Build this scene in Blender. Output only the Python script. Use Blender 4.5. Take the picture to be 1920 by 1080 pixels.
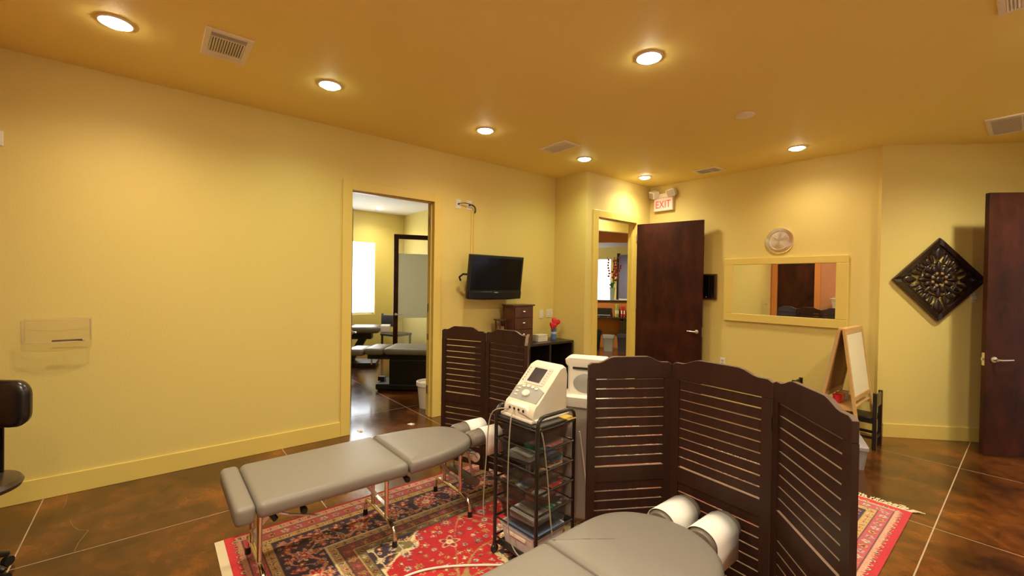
import bpy, math, random
import numpy as np
from mathutils import Vector, Matrix
random.seed(7)
R = math.radians
for o in list(bpy.data.objects):
    bpy.data.objects.remove(o, do_unlink=True)
scene = bpy.context.scene
col = scene.collection

# ------------------------------------------------------------------ camera
FPX, YAW, PITCH, ROLL, CAMH = 812.24, R(50.314), R(-.614), R(.872), 1.548
def _cam():
    cy, sy = math.cos(YAW), math.sin(YAW)
    f = Vector((-sy*math.cos(PITCH), cy*math.cos(PITCH), math.sin(PITCH)))
    r = Vector((cy, sy, 0)); u = r.cross(f)
    r2 = r*math.cos(ROLL) + u*math.sin(ROLL); u2 = u*math.cos(ROLL) - r*math.sin(ROLL)
    cd = bpy.data.cameras.new('camera'); cd.sensor_width = 36; cd.lens = 36*FPX/1920
    cd.clip_start = .02; cd.clip_end = 100
    co = bpy.data.objects.new('camera', cd); col.objects.link(co)
    m = Matrix((r2, u2, -f)).transposed().to_4x4(); m.translation = Vector((0, 0, CAMH))
    co.matrix_world = m; scene.camera = co
_cam()

# ------------------------------------------------------------------ world + exposure
w = bpy.data.worlds.new('world'); scene.world = w; w.use_nodes = True
bg = w.node_tree.nodes['Background']; bg.inputs[0].default_value = (.92, .95, 1, 1); bg.inputs[1].default_value = 1.1
vs = scene.view_settings
vs.view_transform = 'Standard'; vs.look = 'None'; vs.gamma = 1; vs.use_curve_mapping = False
vs.exposure = 0.13
DOWN_W = 80          # watts of every recessed lamp

# ------------------------------------------------------------------ main dimensions
H = 3.05
A = -4.38            # left wall
B1 = 4.407           # partition wall face
XJ = -3.80           # wall with the reception door
B2 = 5.895           # wall with clock and mirror
D = -.997            # corner to the angled wall
YR = -1.0            # rear wall
AN = R(43)
U = Vector((math.cos(AN), math.sin(AN), 0)); N = Vector((math.sin(AN), -math.cos(AN), 0))
P0 = Vector((D, B2, 0))
XR = 2.32            # right wall

# ------------------------------------------------------------------ materials
MC = {}
def mat(name, base, rough=.5, metal=0., bump=0., bscale=60., var=0., vscale=4., coat=0., spec=.5, emit=None, estr=0., trans=0., alpha=1., ior=1.45):
    if name in MC: return MC[name]
    m = bpy.data.materials.new(name); m.use_nodes = True
    nt = m.node_tree; b = nt.nodes['Principled BSDF']
    b.inputs['Base Color'].default_value = (*base, 1); b.inputs['Roughness'].default_value = rough
    b.inputs['Metallic'].default_value = metal; b.inputs['Coat Weight'].default_value = coat
    b.inputs['Specular IOR Level'].default_value = spec; b.inputs['IOR'].default_value = ior
    b.inputs['Transmission Weight'].default_value = trans; b.inputs['Alpha'].default_value = alpha
    if emit: b.inputs['Emission Color'].default_value = (*emit, 1); b.inputs['Emission Strength'].default_value = estr
    if var or bump:
        geo = nt.nodes.new('ShaderNodeNewGeometry')
    if var:
        n = nt.nodes.new('ShaderNodeTexNoise'); n.inputs['Scale'].default_value = vscale; n.inputs['Detail'].default_value = 5
        nt.links.new(geo.outputs['Position'], n.inputs['Vector'])
        mx = nt.nodes.new('ShaderNodeMix'); mx.data_type = 'RGBA'
        mx.inputs[6].default_value = (*[c*(1-var) for c in base], 1); mx.inputs[7].default_value = (*[min(1, c*(1+var)) for c in base], 1)
        nt.links.new(n.outputs['Fac'], mx.inputs[0]); nt.links.new(mx.outputs[2], b.inputs['Base Color'])
    if bump:
        n2 = nt.nodes.new('ShaderNodeTexNoise'); n2.inputs['Scale'].default_value = bscale; n2.inputs['Detail'].default_value = 3
        nt.links.new(geo.outputs['Position'], n2.inputs['Vector'])
        bp = nt.nodes.new('ShaderNodeBump'); bp.inputs['Strength'].default_value = bump; bp.inputs['Distance'].default_value = .004
        nt.links.new(n2.outputs['Fac'], bp.inputs['Height']); nt.links.new(bp.outputs['Normal'], b.inputs['Normal'])
    MC[name] = m
    return m
WALL = (.75, .605, .195)
paint = mat('mustard wall paint', WALL, .55, bump=.25, bscale=140)
trimp = mat('mustard trim paint', (.77, .59, .155), .35)
ceilp = mat('mustard ceiling paint', (.94, .76, .245), .6, bump=.2, bscale=140)
orange = mat('orange wall paint', (.62, .22, .05), .5, bump=.2, bscale=140)
orange2 = mat('terracotta wall paint', (.50, .21, .10), .5)
white_ceil = mat('white ceiling paint', (.80, .76, .68), .7)
white_pl = mat('white plastic', (.80, .74, .64), .4)
white_met = mat('white enamel', (.90, .84, .72), .45)
black_pl = mat('black plastic', (.012, .011, .010), .35)
black_met = mat('black tube metal', (.012, .010, .009), .28, coat=.3)
vinyl = mat('taupe vinyl', (.212, .186, .156), .42, bump=.12, bscale=300)
vinyl_d = mat('dark taupe vinyl', (.17, .14, .11), .42, bump=.1, bscale=300)
black_vinyl = mat('black vinyl', (.016, .012, .010), .28, coat=.15)
chrome = mat('chrome', (.78, .70, .58), .16, metal=1)
steel = mat('satin steel', (.72, .68, .62), .32, metal=1)
paper = mat('white paper', (.92, .88, .82), .8, bump=.15, bscale=30)
glassm = mat('clear glass', (1, 1, 1), .02, trans=1., ior=1.1)
acryl = mat('clear acrylic', (.80, .62, .32), .2, alpha=.06)
smoke_pl = mat('smoked plastic', (.04, .036, .032), .22, alpha=.42)
clear_pl = mat('frosted plastic', (.75, .75, .78), .35, alpha=.75)
grey_pl = mat('grey plastic', (.34, .33, .30), .45)
beige_pl = mat('cream plastic', (.74, .67, .53), .4)
blue_pl = mat('blue plastic', (.10, .22, .50), .4)
green_pl = mat('green plastic', (.05, .30, .14), .4)
red_pl = mat('red plastic', (.62, .02, .03), .35)
pine = mat('pine wood', (.60, .36, .13), .45, var=.15, vscale=30)
white_board = mat('white board', (.80, .72, .52), .3)
black_wood = mat('black stained wood', (.018, .012, .009), .35)
def wood(name, c0, c1, scale, rough, stretch=(1, 1, .12), coat=.2, spec=.5):
    m = bpy.data.materials.new(name); m.use_nodes = True; nt = m.node_tree; b = nt.nodes['Principled BSDF']
    tc = nt.nodes.new('ShaderNodeTexCoord'); mp = nt.nodes.new('ShaderNodeMapping'); mp.inputs['Scale'].default_value = stretch
    n = nt.nodes.new('ShaderNodeTexNoise'); n.inputs['Scale'].default_value = scale; n.inputs['Detail'].default_value = 6; n.inputs['Roughness'].default_value = .65
    cr = nt.nodes.new('ShaderNodeValToRGB'); cr.color_ramp.elements[0].position = .32; cr.color_ramp.elements[1].position = .72
    cr.color_ramp.elements[0].color = (*c0, 1); cr.color_ramp.elements[1].color = (*c1, 1)
    nt.links.new(tc.outputs['Object'], mp.inputs['Vector']); nt.links.new(mp.outputs['Vector'], n.inputs['Vector'])
    nt.links.new(n.outputs['Fac'], cr.inputs['Fac']); nt.links.new(cr.outputs['Color'], b.inputs['Base Color'])
    b.inputs['Roughness'].default_value = rough; b.inputs['Coat Weight'].default_value = coat; b.inputs['Coat Roughness'].default_value = .25; b.inputs['Specular IOR Level'].default_value = spec
    return m
door_wood = wood('dark door veneer', (.018, .0045, .0025), (.075, .016, .006), 6, .45, stretch=(1, 1, .45), coat=0, spec=.22)
screen_wood = wood('espresso screen wood', (.030, .012, .0075), (.048, .020, .012), 18, .45, coat=0, spec=.28)
chest_wood = wood('mahogany', (.05, .014, .008), (.11, .032, .016), 14, .35)
carved_wood = wood('carved dark wood', (.013, .006, .004), (.036, .015, .009), 25, .32, coat=.2)
desk_wood = wood('dark desk wood', (.014, .008, .006), (.032, .016, .010), 10, .35)

def floor_material():
    m = bpy.data.materials.new('stained polished concrete'); m.use_nodes = True; nt = m.node_tree; b = nt.nodes['Principled BSDF']
    geo = nt.nodes.new('ShaderNodeNewGeometry')
    def noise(s, det, dist, rough=.6):
        n = nt.nodes.new('ShaderNodeTexNoise'); n.inputs['Scale'].default_value = s; n.inputs['Detail'].default_value = det
        n.inputs['Distortion'].default_value = dist; n.inputs['Roughness'].default_value = rough
        nt.links.new(geo.outputs['Position'], n.inputs['Vector']); return n
    n1 = noise(1.6, 8, .7); n2 = noise(6.5, 8, .5, .7)
    cr = nt.nodes.new('ShaderNodeValToRGB'); e = cr.color_ramp.elements
    e[0].position = .30; e[0].color = (.036, .012, .003, 1); e[1].position = .72; e[1].color = (.26, .082, .012, 1)
    k = cr.color_ramp.elements.new(.50); k.color = (.112, .035, .006, 1)
    cr2 = nt.nodes.new('ShaderNodeValToRGB'); f = cr2.color_ramp.elements
    f[0].position = .38; f[0].color = (.45, .42, .38, 1); f[1].position = .68; f[1].color = (1.25, 1.15, 1.0, 1)
    mx = nt.nodes.new('ShaderNodeMix'); mx.data_type = 'RGBA'; mx.blend_type = 'MULTIPLY'; mx.inputs[0].default_value = .8
    nt.links.new(n1.outputs['Fac'], cr.inputs['Fac']); nt.links.new(n2.outputs['Fac'], cr2.inputs['Fac'])
    nt.links.new(cr.outputs['Color'], mx.inputs[6]); nt.links.new(cr2.outputs['Color'], mx.inputs[7]); nt.links.new(mx.outputs[2], b.inputs['Base Color'])
    mr = nt.nodes.new('ShaderNodeMapRange'); mr.inputs['To Min'].default_value = .10; mr.inputs['To Max'].default_value = .30
    nt.links.new(n2.outputs['Fac'], mr.inputs['Value']); nt.links.new(mr.outputs['Result'], b.inputs['Roughness'])
    b.inputs['Coat Weight'].default_value = .2; b.inputs['Coat Roughness'].default_value = .12
    return m
floor_mat = floor_material()
joint_mat = mat('pale joint filler', (.42, .31, .20), .8)

# ------------------------------------------------------------------ mesh helpers
class MB:
    def __init__(s): s.v = []; s.f = []
    def add(s, v, f):
        k = len(s.v); s.v += [tuple(p) for p in v]; s.f += [tuple(i+k for i in q) for q in f]; return s
    def box(s, x0, x1, y0, y1, z0, z1):
        v = [(x, y, z) for z in (z0, z1) for y in (y0, y1) for x in (x0, x1)]
        return s.add(v, [(0, 2, 3, 1), (4, 5, 7, 6), (0, 1, 5, 4), (2, 6, 7, 3), (0, 4, 6, 2), (1, 3, 7, 5)])
    def bar(s, a, b, wx, wz, up=(0, 0, 1)):                      # rectangular bar from a to b
        a, b = Vector(a), Vector(b); d = (b-a).normalized(); up = Vector(up)
        x = d.cross(up)
        if x.length < 1e-4: x = d.cross(Vector((1, 0, 0)))
        x.normalize(); z = x.cross(d)
        v = [p + x*sx*wx/2 + z*sz*wz/2 for p in (a, b) for sz in (-1, 1) for sx in (-1, 1)]
        return s.add(v, [(0, 1, 3, 2), (4, 6, 7, 5), (0, 4, 5, 1), (2, 3, 7, 6), (0, 2, 6, 4), (1, 5, 7, 3)])
    def tube(s, pts, r, n=8, closed=False, caps=True):
        P = [Vector(p) for p in pts]; m = len(P); rs = r if isinstance(r, (list, tuple)) else [r]*m
        rings = []; px = None
        for i in range(m):
            if closed: d = (P[(i+1) % m]-P[i-1])
            else: d = P[min(i+1, m-1)]-P[max(i-1, 0)]
            d.normalize()
            if px is None:
                px = d.cross(Vector((0, 0, 1)))
                if px.length < 1e-3: px = d.cross(Vector((1, 0, 0)))
            px = (px - d*px.dot(d)).normalized(); py = d.cross(px)
            rings.append([P[i] + (px*math.cos(2*math.pi*k/n)+py*math.sin(2*math.pi*k/n))*rs[i] for k in range(n)])
        v = [p for q in rings for p in q]; f = []
        for i in range(m if closed else m-1):
            j = (i+1) % m
            for k in range(n): f.append((i*n+k, i*n+(k+1) % n, j*n+(k+1) % n, j*n+k))
        if caps and not closed: f += [tuple(range(n))[::-1], tuple((m-1)*n+k for k in range(n))]
        return s.add(v, f)
    def cyl(s, a, b, r0, r1=None, n=16): return s.tube([a, b], [r0, r0 if r1 is None else r1], n)
    def lathe(s, prof, n=24, c=(0, 0, 0), axis='z'):
        v = []; f = []; m = len(prof)
        for r_, h in prof:
            for k in range(n):
                a = 2*math.pi*k/n; x, y = r_*math.cos(a), r_*math.sin(a)
                p = (x, y, h) if axis == 'z' else ((x, h, y) if axis == 'y' else (h, x, y))
                v.append((p[0]+c[0], p[1]+c[1], p[2]+c[2]))
        for i in range(m-1):
            for k in range(n): f.append((i*n+k, i*n+(k+1) % n, (i+1)*n+(k+1) % n, (i+1)*n+k))
        if prof[0][0] > 1e-6: f.append(tuple(range(n))[::-1])
        if prof[-1][0] > 1e-6: f.append(tuple((m-1)*n+k for k in range(n)))
        return s.add(v, f)
    def prism(s, poly, h0, h1, plane='xy'):
        n = len(poly)
        def P(a, b, h): return (a, b, h) if plane == 'xy' else ((a, h, b) if plane == 'xz' else (h, a, b))
        v = [P(a, b, h0) for a, b in poly] + [P(a, b, h1) for a, b in poly]
        f = [tuple(range(n))[::-1], tuple(range(n, 2*n))] + [(i, (i+1) % n, n+(i+1) % n, n+i) for i in range(n)]
        return s.add(v, f)
    def loft(s, rings, cap0=True, cap1=True):
        n = len(rings[0]); v = [p for q in rings for p in q]; f = []
        for i in range(len(rings)-1):
            for k in range(n): f.append((i*n+k, i*n+(k+1) % n, (i+1)*n+(k+1) % n, (i+1)*n+k))
        if cap0: f.append(tuple(range(n))[::-1])
        if cap1: f.append(tuple((len(rings)-1)*n+k for k in range(n)))
        return s.add(v, f)
    def ball(s, c, r, nu=14, nv=8):
        rx, ry, rz = r if isinstance(r, (tuple, list)) else (r, r, r); rings = []
        for j in range(nv+1):
            t = -math.pi/2 + math.pi*j/nv
            rings.append([(c[0]+max(1e-4, math.cos(t))*rx*math.cos(2*math.pi*k/nu), c[1]+max(1e-4, math.cos(t))*ry*math.sin(2*math.pi*k/nu), c[2]+rz*math.sin(t)) for k in range(nu)])
        return s.loft(rings)
    def mesh(s, name, m, smooth=None):
        me = bpy.data.meshes.new(name); me.from_pydata(s.v, [], s.f)
        import bmesh
        bm = bmesh.new(); bm.from_mesh(me); bmesh.ops.recalc_face_normals(bm, faces=bm.faces); bm.to_mesh(me); bm.free()
        if m: me.materials.append(m)
        if smooth:
            me.shade_smooth(); me.set_sharp_from_angle(angle=R(smooth))
        return me
    def build(s, name, m, parent=None, smooth=None, bevel=0, seg=2):
        o = bpy.data.objects.new(name, s.mesh(name, m, smooth)); col.objects.link(o)
        if parent: o.parent = parent
        if bevel:
            b = o.modifiers.new('bevel', 'BEVEL'); b.width = bevel; b.segments = seg; b.limit_method = 'ANGLE'; b.angle_limit = R(35)
        return o
def tag(o, label=None, cat=None, group=None, kind=None):
    if label: o['label'] = label
    if cat: o['category'] = cat
    if group: o['group'] = group
    if kind: o['kind'] = kind
    return o
def thing(name, label, cat, loc=(0, 0, 0), rz=0, group=None, kind=None, rx=0):
    o = bpy.data.objects.new(name, None); col.objects.link(o); o.empty_display_size = .05
    o.location = loc; o.rotation_euler = (rx, 0, rz)
    return tag(o, label, cat, group, kind)
def struct(mb, name, m, label, cat, bevel=0):
    return tag(mb.build(name, m, bevel=bevel), label, cat, kind='structure')
def link_copy(o, parent=None):
    c = o.copy(); col.objects.link(c)
    if parent: c.parent = parent
    return c
def copy_tree(root, loc, rz=None, label=None):
    def rec(o, par):
        c = o.copy(); col.objects.link(c)
        if par: c.parent = par
        for ch in list(o.children): rec(ch, c)
        return c
    r = rec(root, None); r.location = loc
    if rz is not None: r.rotation_euler[2] = rz
    if label: r['label'] = label
    return r
def box(x0, x1, y0, y1, z0, z1): return MB().box(x0, x1, y0, y1, z0, z1)
def rrect(x0, x1, y0, y1, r, n=5):
    p = []
    for cx, cy, a0 in ((x1-r, y1-r, 0), (x0+r, y1-r, 90), (x0+r, y0+r, 180), (x1-r, y0+r, 270)):
        for i in range(n+1): a = R(a0+90*i/n); p.append((cx+r*math.cos(a), cy+r*math.sin(a)))
    return p
def inset(poly, d):
    n = len(poly); out = []
    for i in range(n):
        x0, y0 = poly[i-1]; x1, y1 = poly[i]; x2, y2 = poly[(i+1) % n]
        ax, ay = x1-x0, y1-y0; bx, by = x2-x1, y2-y1
        la = math.hypot(ax, ay) or 1; lb = math.hypot(bx, by) or 1
        nx, ny = -ay/la-by/lb, ax/la+bx/lb; l = math.hypot(nx, ny) or 1
        nx /= l; ny /= l; c = max(.5, nx*(-ay/la)+ny*(ax/la))
        out.append((x1+nx*d/c, y1+ny*d/c))
    return out
def cushion(poly, z0, z1, r, crown=.006):
    prof = [(r*.8, z0), (r*.25, z0+r*.25), (0, z0+r*.9)]
    for a in (0, 22, 45, 67, 90): prof.append((r*(1-math.cos(R(a))), z1-r+r*math.sin(R(a))))
    rings = [[(x, y, z) for x, y in inset(poly, d)] for d, z in prof]
    cx = sum(p[0] for p in poly)/len(poly); cy = sum(p[1] for p in poly)/len(poly); last = rings[-1]
    for k, dz in ((.8, .6), (.4, .95)): rings.append([(cx+(x-cx)*k, cy+(y-cy)*k, z1+crown*dz) for x, y, z in last])
    return MB().loft(rings)

# ------------------------------------------------------------------ structure: floor
GX = [-3.414+1.513*k for k in range(-5, 6)]; GY = [-.577+1.497*k for k in range(-2, 10)]
fl = struct(box(-11.2, 3.2, -2.2, 12.4, -.12, -.0008), 'floor', joint_mat, 'polished brown stained concrete floor with pale saw-cut joints', 'floor')
slab = box(0, 1, 0, 1, -.01, 0).mesh('floor_slab', floor_mat)
for i in range(len(GX)-1):
    for j in range(len(GY)-1):
        o = bpy.data.objects.new('floor_slab', slab); col.objects.link(o); o.parent = fl
        g = .0035
        o.location = (GX[i]+g, GY[j]+g, 0); o.scale = (GX[i+1]-GX[i]-2*g, GY[j+1]-GY[j]-2*g, 1)
for pts in (((-4.36, -.46), (-4.2, -.448), (-4.1, -.455)), ((-3.88, -.397), (-3.777, -.372), (-3.70, -.339), (-3.664, -.294), (-3.604, -.307), (-3.522, -.325), (-3.427, -.333)), ((-3.236, .948), (-3.157, .950), (-3.12, .925), (-3.045, .952))):
    MB().tube([(x, y, 0) for x, y in pts], .0016, 5).build('crack', mat('crack filler', (.30, .17, .08), .8), fl)
# ------------------------------------------------------------------ structure: walls of the main room
D1a, D1b, DH = 1.535, 2.462, 2.46
D2a, D2b, DH2 = 4.655, 5.533, 2.467
T = .12
w_ = MB().box(A-T, A, YR-T, D1a-.02, 0, H).box(A-T, A, D1b+.02, B1, 0, H).box(A-T, A, D1a-.02, D1b+.02, DH+.02, H)
struct(w_, 'wall_left', paint, 'long mustard yellow wall on the left with a doorway', 'wall')
w_ = MB().box(-9.36, -7.36, B1, B1+T, 0, H).box(-6.42, XJ-T, B1, B1+T, 0, H).box(-7.36, -6.42, B1, B1+T, DH, H)
struct(w_, 'wall_partition', paint, 'mustard yellow partition wall beside the television corner', 'wall')
w_ = MB().box(XJ-T, XJ, B1, D2a-.02, 0, H).box(XJ-T, XJ, D2b+.02, 12.1, 0, H).box(XJ-T, XJ, D2a-.02, D2b+.02, DH2+.02, H)
struct(w_, 'wall_reception', paint, 'mustard yellow wall holding the doorway to the reception', 'wall')
struct(box(XJ, D, B2, B2+T, 0, H), 'wall_back', paint, 'mustard yellow back wall with clock and framed mirror', 'wall')
an = thing('wall_angled', 'angled mustard yellow wall behind the open door at right', 'wall', P0, AN, kind='structure')
box(-.05, 1.62, 0, T, 0, H).build('wall_panel', paint, an)
box(0.004, 1.55, -.015, 0, 0, .142).build('skirting', trimp, an, bevel=.003)
ret = thing('wall_return', 'mustard yellow wall with the opening of the right-hand door', 'wall', P0+U*1.55, AN-math.pi/2, kind='structure')
MB().box(0, .30, 0, T, 0, H).box(1.26, 3.25, 0, T, 0, H).box(.30, 1.26, 0, T, DH, H).build('wall_panel', paint, ret)
pe = P0+U*1.55+N*3.2
XRR = pe.x
VW = (.6, 3.6, .9, 2.45)
struct(MB().box(pe.x, pe.x+T, YR-T, VW[0], 0, H).box(pe.x, pe.x+T, VW[1], pe.y+.1, 0, H).box(pe.x, pe.x+T, VW[0], VW[1], 0, VW[2]).box(pe.x, pe.x+T, VW[0], VW[1], VW[3], H), 'wall_right', paint, 'mustard yellow right wall of the treatment room', 'wall')
win3 = thing('fill_window', 'wide unseen window added in the right wall for daylight fill', 'window', (XRR, 0, 0), R(-90), kind='structure')  # unseen window, added so daylight fills the ceiling and walls
for q in ((-VW[1], -VW[1]+.05, VW[2], VW[3]), (-VW[0]-.05, -VW[0], VW[2], VW[3]), (-VW[1], -VW[0], VW[2], VW[2]+.05), (-VW[1], -VW[0], VW[3]-.05, VW[3]), (-2.12, -2.07, VW[2], VW[3])): box(q[0], q[1], .03, .09, q[2], q[3]).build('window_frame', white_pl, win3)
def portal(loc, rot, sx, sy):
    ld = bpy.data.lights.new('daylight_portal', 'AREA'); ld.shape = 'RECTANGLE'; ld.size = sx; ld.size_y = sy; ld.cycles.is_portal = True
    lo = bpy.data.objects.new('daylight_portal', ld); col.objects.link(lo); lo.location = loc; lo.rotation_euler = rot
portal((XRR+.13, (VW[0]+VW[1])/2, (VW[2]+VW[3])/2), (R(90), 0, R(90)), VW[1]-VW[0], VW[3]-VW[2])
dp = P0+U*1.68+N*.78
portal((dp.x, dp.y, 1.23), (R(90), 0, AN+R(90)), .96, 2.44)
w_ = MB().box(A-T, -4.25, YR-T, YR, 0, H).box(-3.36, XRR+T, YR-T, YR, 0, H).box(-4.25, -3.36, YR-T, YR, 2.44, H)
struct(w_, 'wall_rear', orange2, 'terracotta orange rear wall seen in the mirror', 'wall')
struct(box(A-T, XRR+.2, YR-T, 7.4, H, H+.1), 'ceiling', ceilp, 'mustard brown ceiling with recessed lights and vents', 'ceiling')
for nm, b in (('baseboard_left', box(A, A+.015, YR, D1a-.095, 0, .147)), ('baseboard_left_far', box(A, A+.015, D1b+.095, B1, 0, .147)),
              ('baseboard_back', box(XJ, D, B2-.015, B2, 0, .147)), ('baseboard_partition', box(A+.015, XJ, B1-.015, B1, 0, .147)), ('baseboard_reception', box(XJ, XJ+.015, B1-.015, D2a-.1, 0, .147))):
    struct(b, nm, trimp, {'baseboard_left': 'mustard baseboard along the long left wall', 'baseboard_left_far': 'mustard baseboard below the television behind the screen',
           'baseboard_back': 'mustard baseboard under the mirror wall', 'baseboard_partition': 'short mustard baseboard behind the sideboard', 'baseboard_reception': 'short mustard baseboard left of the reception doorway'}[nm], 'baseboard', bevel=.003)

# ------------------------------------------------------------------ doors
def lever(parent, x, z, y, s, m=None, dirx=1, ln=.115):
    m = m or steel
    h = MB().lathe([(.027, 0), (.027, -s*.008), (.012, -s*.012), (.012, -s*.045)], 20, (x, y, z), 'y').build('handle', m, parent, 40)
    MB().tube([(x, y-s*.045, z), (x+dirx*.03, y-s*.050, z), (x+dirx*ln*.7, y-s*.048, z+.003), (x+dirx*ln, y-s*.045, z+.006)], [.011, .010, .008, .007], 10).build('lever', m, h, 50)
def frame(parent, x0, x1, z1, depth, m, cw=.095, front=.018, both=True, side_l=True, side_r=True):
    """casing and jambs in wall-local space: x along wall, y into the wall (0 = room face)"""
    for y0, y1 in ((-front, 0),)+(((depth, depth+front),) if both else ()):
        box(x0-cw, x0, y0, y1, 0, z1+cw).build('casing', m, parent, bevel=.004)
        if side_r: box(x1, x1+cw, y0, y1, 0, z1+cw).build('casing', m, parent, bevel=.004)
        box(x0, x1, y0, y1, z1, z1+cw).build('casing', m, parent, bevel=.004)
    box(x0-.02, x0, 0, depth, 0, z1).build('jamb', m, parent); box(x1, x1+.02, 0, depth, 0, z1).build('jamb', m, parent)
    box(x0-.02, x1+.02, 0, depth, z1, z1+.02).build('jamb', m, parent)
    for q in ((x0, x0+.012), (x1-.012, x1)): box(q[0], q[1], depth*.35, depth*.62, 0, z1).build('door_stop', m, parent)
    box(x0, x1, depth*.35, depth*.62, z1-.012, z1).build('door_stop', m, parent)
d1 = thing('door_1', 'mustard framed doorway to the room with the window', 'door', (A, 0, 0), R(90), kind='structure')
frame(d1, D1a, D1b, DH, T, trimp)
for z in (.25, 1.2, 2.2): box(D1b-.004, D1b, T*.66, T*.98, z, z+.1).build('hinge_plate', steel, d1)
box(D1b-.005, D1b, T*.66, T*.98, .88, .95).build('strike_plate', chrome, d1)
d1l = thing('door_leaf', 'dark door leaf swung back inside the left doorway', 'door', (A-T-.01, D1a+.025, 0), R(180-21.5))
box(0, .90, -.0, .04, .01, 2.43).build('leaf', door_wood, d1l, bevel=.002)
lever(d1l, .84, .92, 0, 1, dirx=-1); lever(d1l, .84, .92, .04, -1, dirx=-1)
d2 = thing('door_2', 'mustard framed doorway to the reception', 'door', (XJ, 0, 0), R(90), kind='structure')
frame(d2, D2a, D2b, DH2, T, trimp)
a2 = math.atan2(5.734-5.533, -2.889+3.8)
d2l = thing('door_leaf', 'dark veneer door leaf standing open below the exit sign', 'door', (XJ+.022, 5.535, 0), a2)
box(0, .93, -.0, .044, .01, 2.45).build('leaf', door_wood, d2l, bevel=.002)
lever(d2l, .865, .925, 0, 1, dirx=-1); lever(d2l, .865, .925, .044, -1, dirx=-1)
box(.9295, .9315, .010, .034, .86, .99).build('latch_plate', steel, d2l)
for z in (.25, 1.2, 2.2): MB().cyl((0, -.006, z), (0, -.006, z+.1), .007, n=8).build('hinge', steel, d2l)
d3l = thing('door_leaf', 'dark brown door leaf open at the far right beside the carved panel', 'door', P0+U*.592+N*.375, AN)
box(0, .92, -.045, 0, .012, 2.46).build('leaf', door_wood, d3l, bevel=.002)
lever(d3l, .065, .905, -.045, 1, ln=.125); lever(d3l, .065, .905, 0, -1, ln=.125)
box(-.002, 0, -.036, -.009, .845, .965).build('latch_plate', steel, d3l); box(-.014, 0, -.030, -.014, .893, .917).build('latch_bolt', steel, d3l)
d4 = thing('door_4', 'orange framed dark door in the rear wall', 'door', (0, YR, 0), R(180), kind='structure')
frame(d4, 3.385, 4.225, 2.42, T, orange, cw=.125, both=False)
box(3.385, 4.225, .04, .085, .01, 2.41).build('leaf', door_wood, d4); lever(d4, 3.45, .92, .04, 1, dirx=1)

# ------------------------------------------------------------------ ceiling: downlights, vents, disc
lens_mat = {}
def downlight(x, y, label, colr, power=1., z=H, parent_only=False):
    t = thing('recessed_light', label, 'ceiling light', (x, y, z), group='recessed ceiling lights')
    MB().lathe([(.088, -.001), (.088, -.006), (.078, -.010), (.070, -.006)], 32).build('trim_ring', white_met, t, 40)
    key = (*colr, min(power, 1.))
    if key not in lens_mat: lens_mat[key] = mat('lamp glow %d' % len(lens_mat), (.9, .9, .9), .5, emit=colr, estr=80*min(power, 1.))
    MB().lathe([(.0001, -.030), (.030, -.028), (.052, -.021), (.066, -.011), (.070, -.005)], 24).build('lens', lens_mat[key], t, 40)
    ld = bpy.data.lights.new('lamp', 'SPOT'); ld.energy = DOWN_W*power; ld.color = colr; ld.spot_size = R(156); ld.spot_blend = 1.0; ld.shadow_soft_size = .06
    lo = bpy.data.objects.new('lamp', ld); col.objects.link(lo); lo.parent = t; lo.location = (0, 0, -.05)
    return t
WARM = (1, .82, .58); SOFT = (1, .90, .66); GREEN = (.92, .98, .62)
downlight(-3.48, -.175, 'recessed ceiling light nearest the left edge of the photo', WARM, .9)
downlight(-3.477, 1.04, 'recessed ceiling light right of the near vent by the left wall', GREEN, .56)
downlight(-3.472, 2.51, 'recessed ceiling light above the left doorway and television', WARM, .75)
downlight(-3.455, 3.96, 'recessed ceiling light beside the small grille near the partition corner', GREEN, .56)
downlight(-3.475, 5.247, 'recessed ceiling light in front of the exit sign', SOFT, .8)
downlight(-1.645, 2.506, 'large bright recessed light in the middle of the ceiling', SOFT, 1.5)
downlight(-1.650, 5.314, 'recessed ceiling light above the framed mirror', WARM, .52)
for x, y, l in ((-1.645, -.2, 'recessed ceiling light overhead behind the near treatment table'), (.2, 1.05, 'recessed ceiling light just right of the viewpoint'), (.2, 3.9, 'recessed ceiling light beside the top right register'),
                (.19, 5.40, 'recessed ceiling light in front of the right-hand door opening'), (1.7, 2.5, 'recessed ceiling light by the right wall'), (.2, -.4, 'recessed ceiling light before the orange rear wall')):
    downlight(x, y, l, SOFT, 2.3 if (x, y) == (-1.645, -.2) else 1.6)

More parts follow.
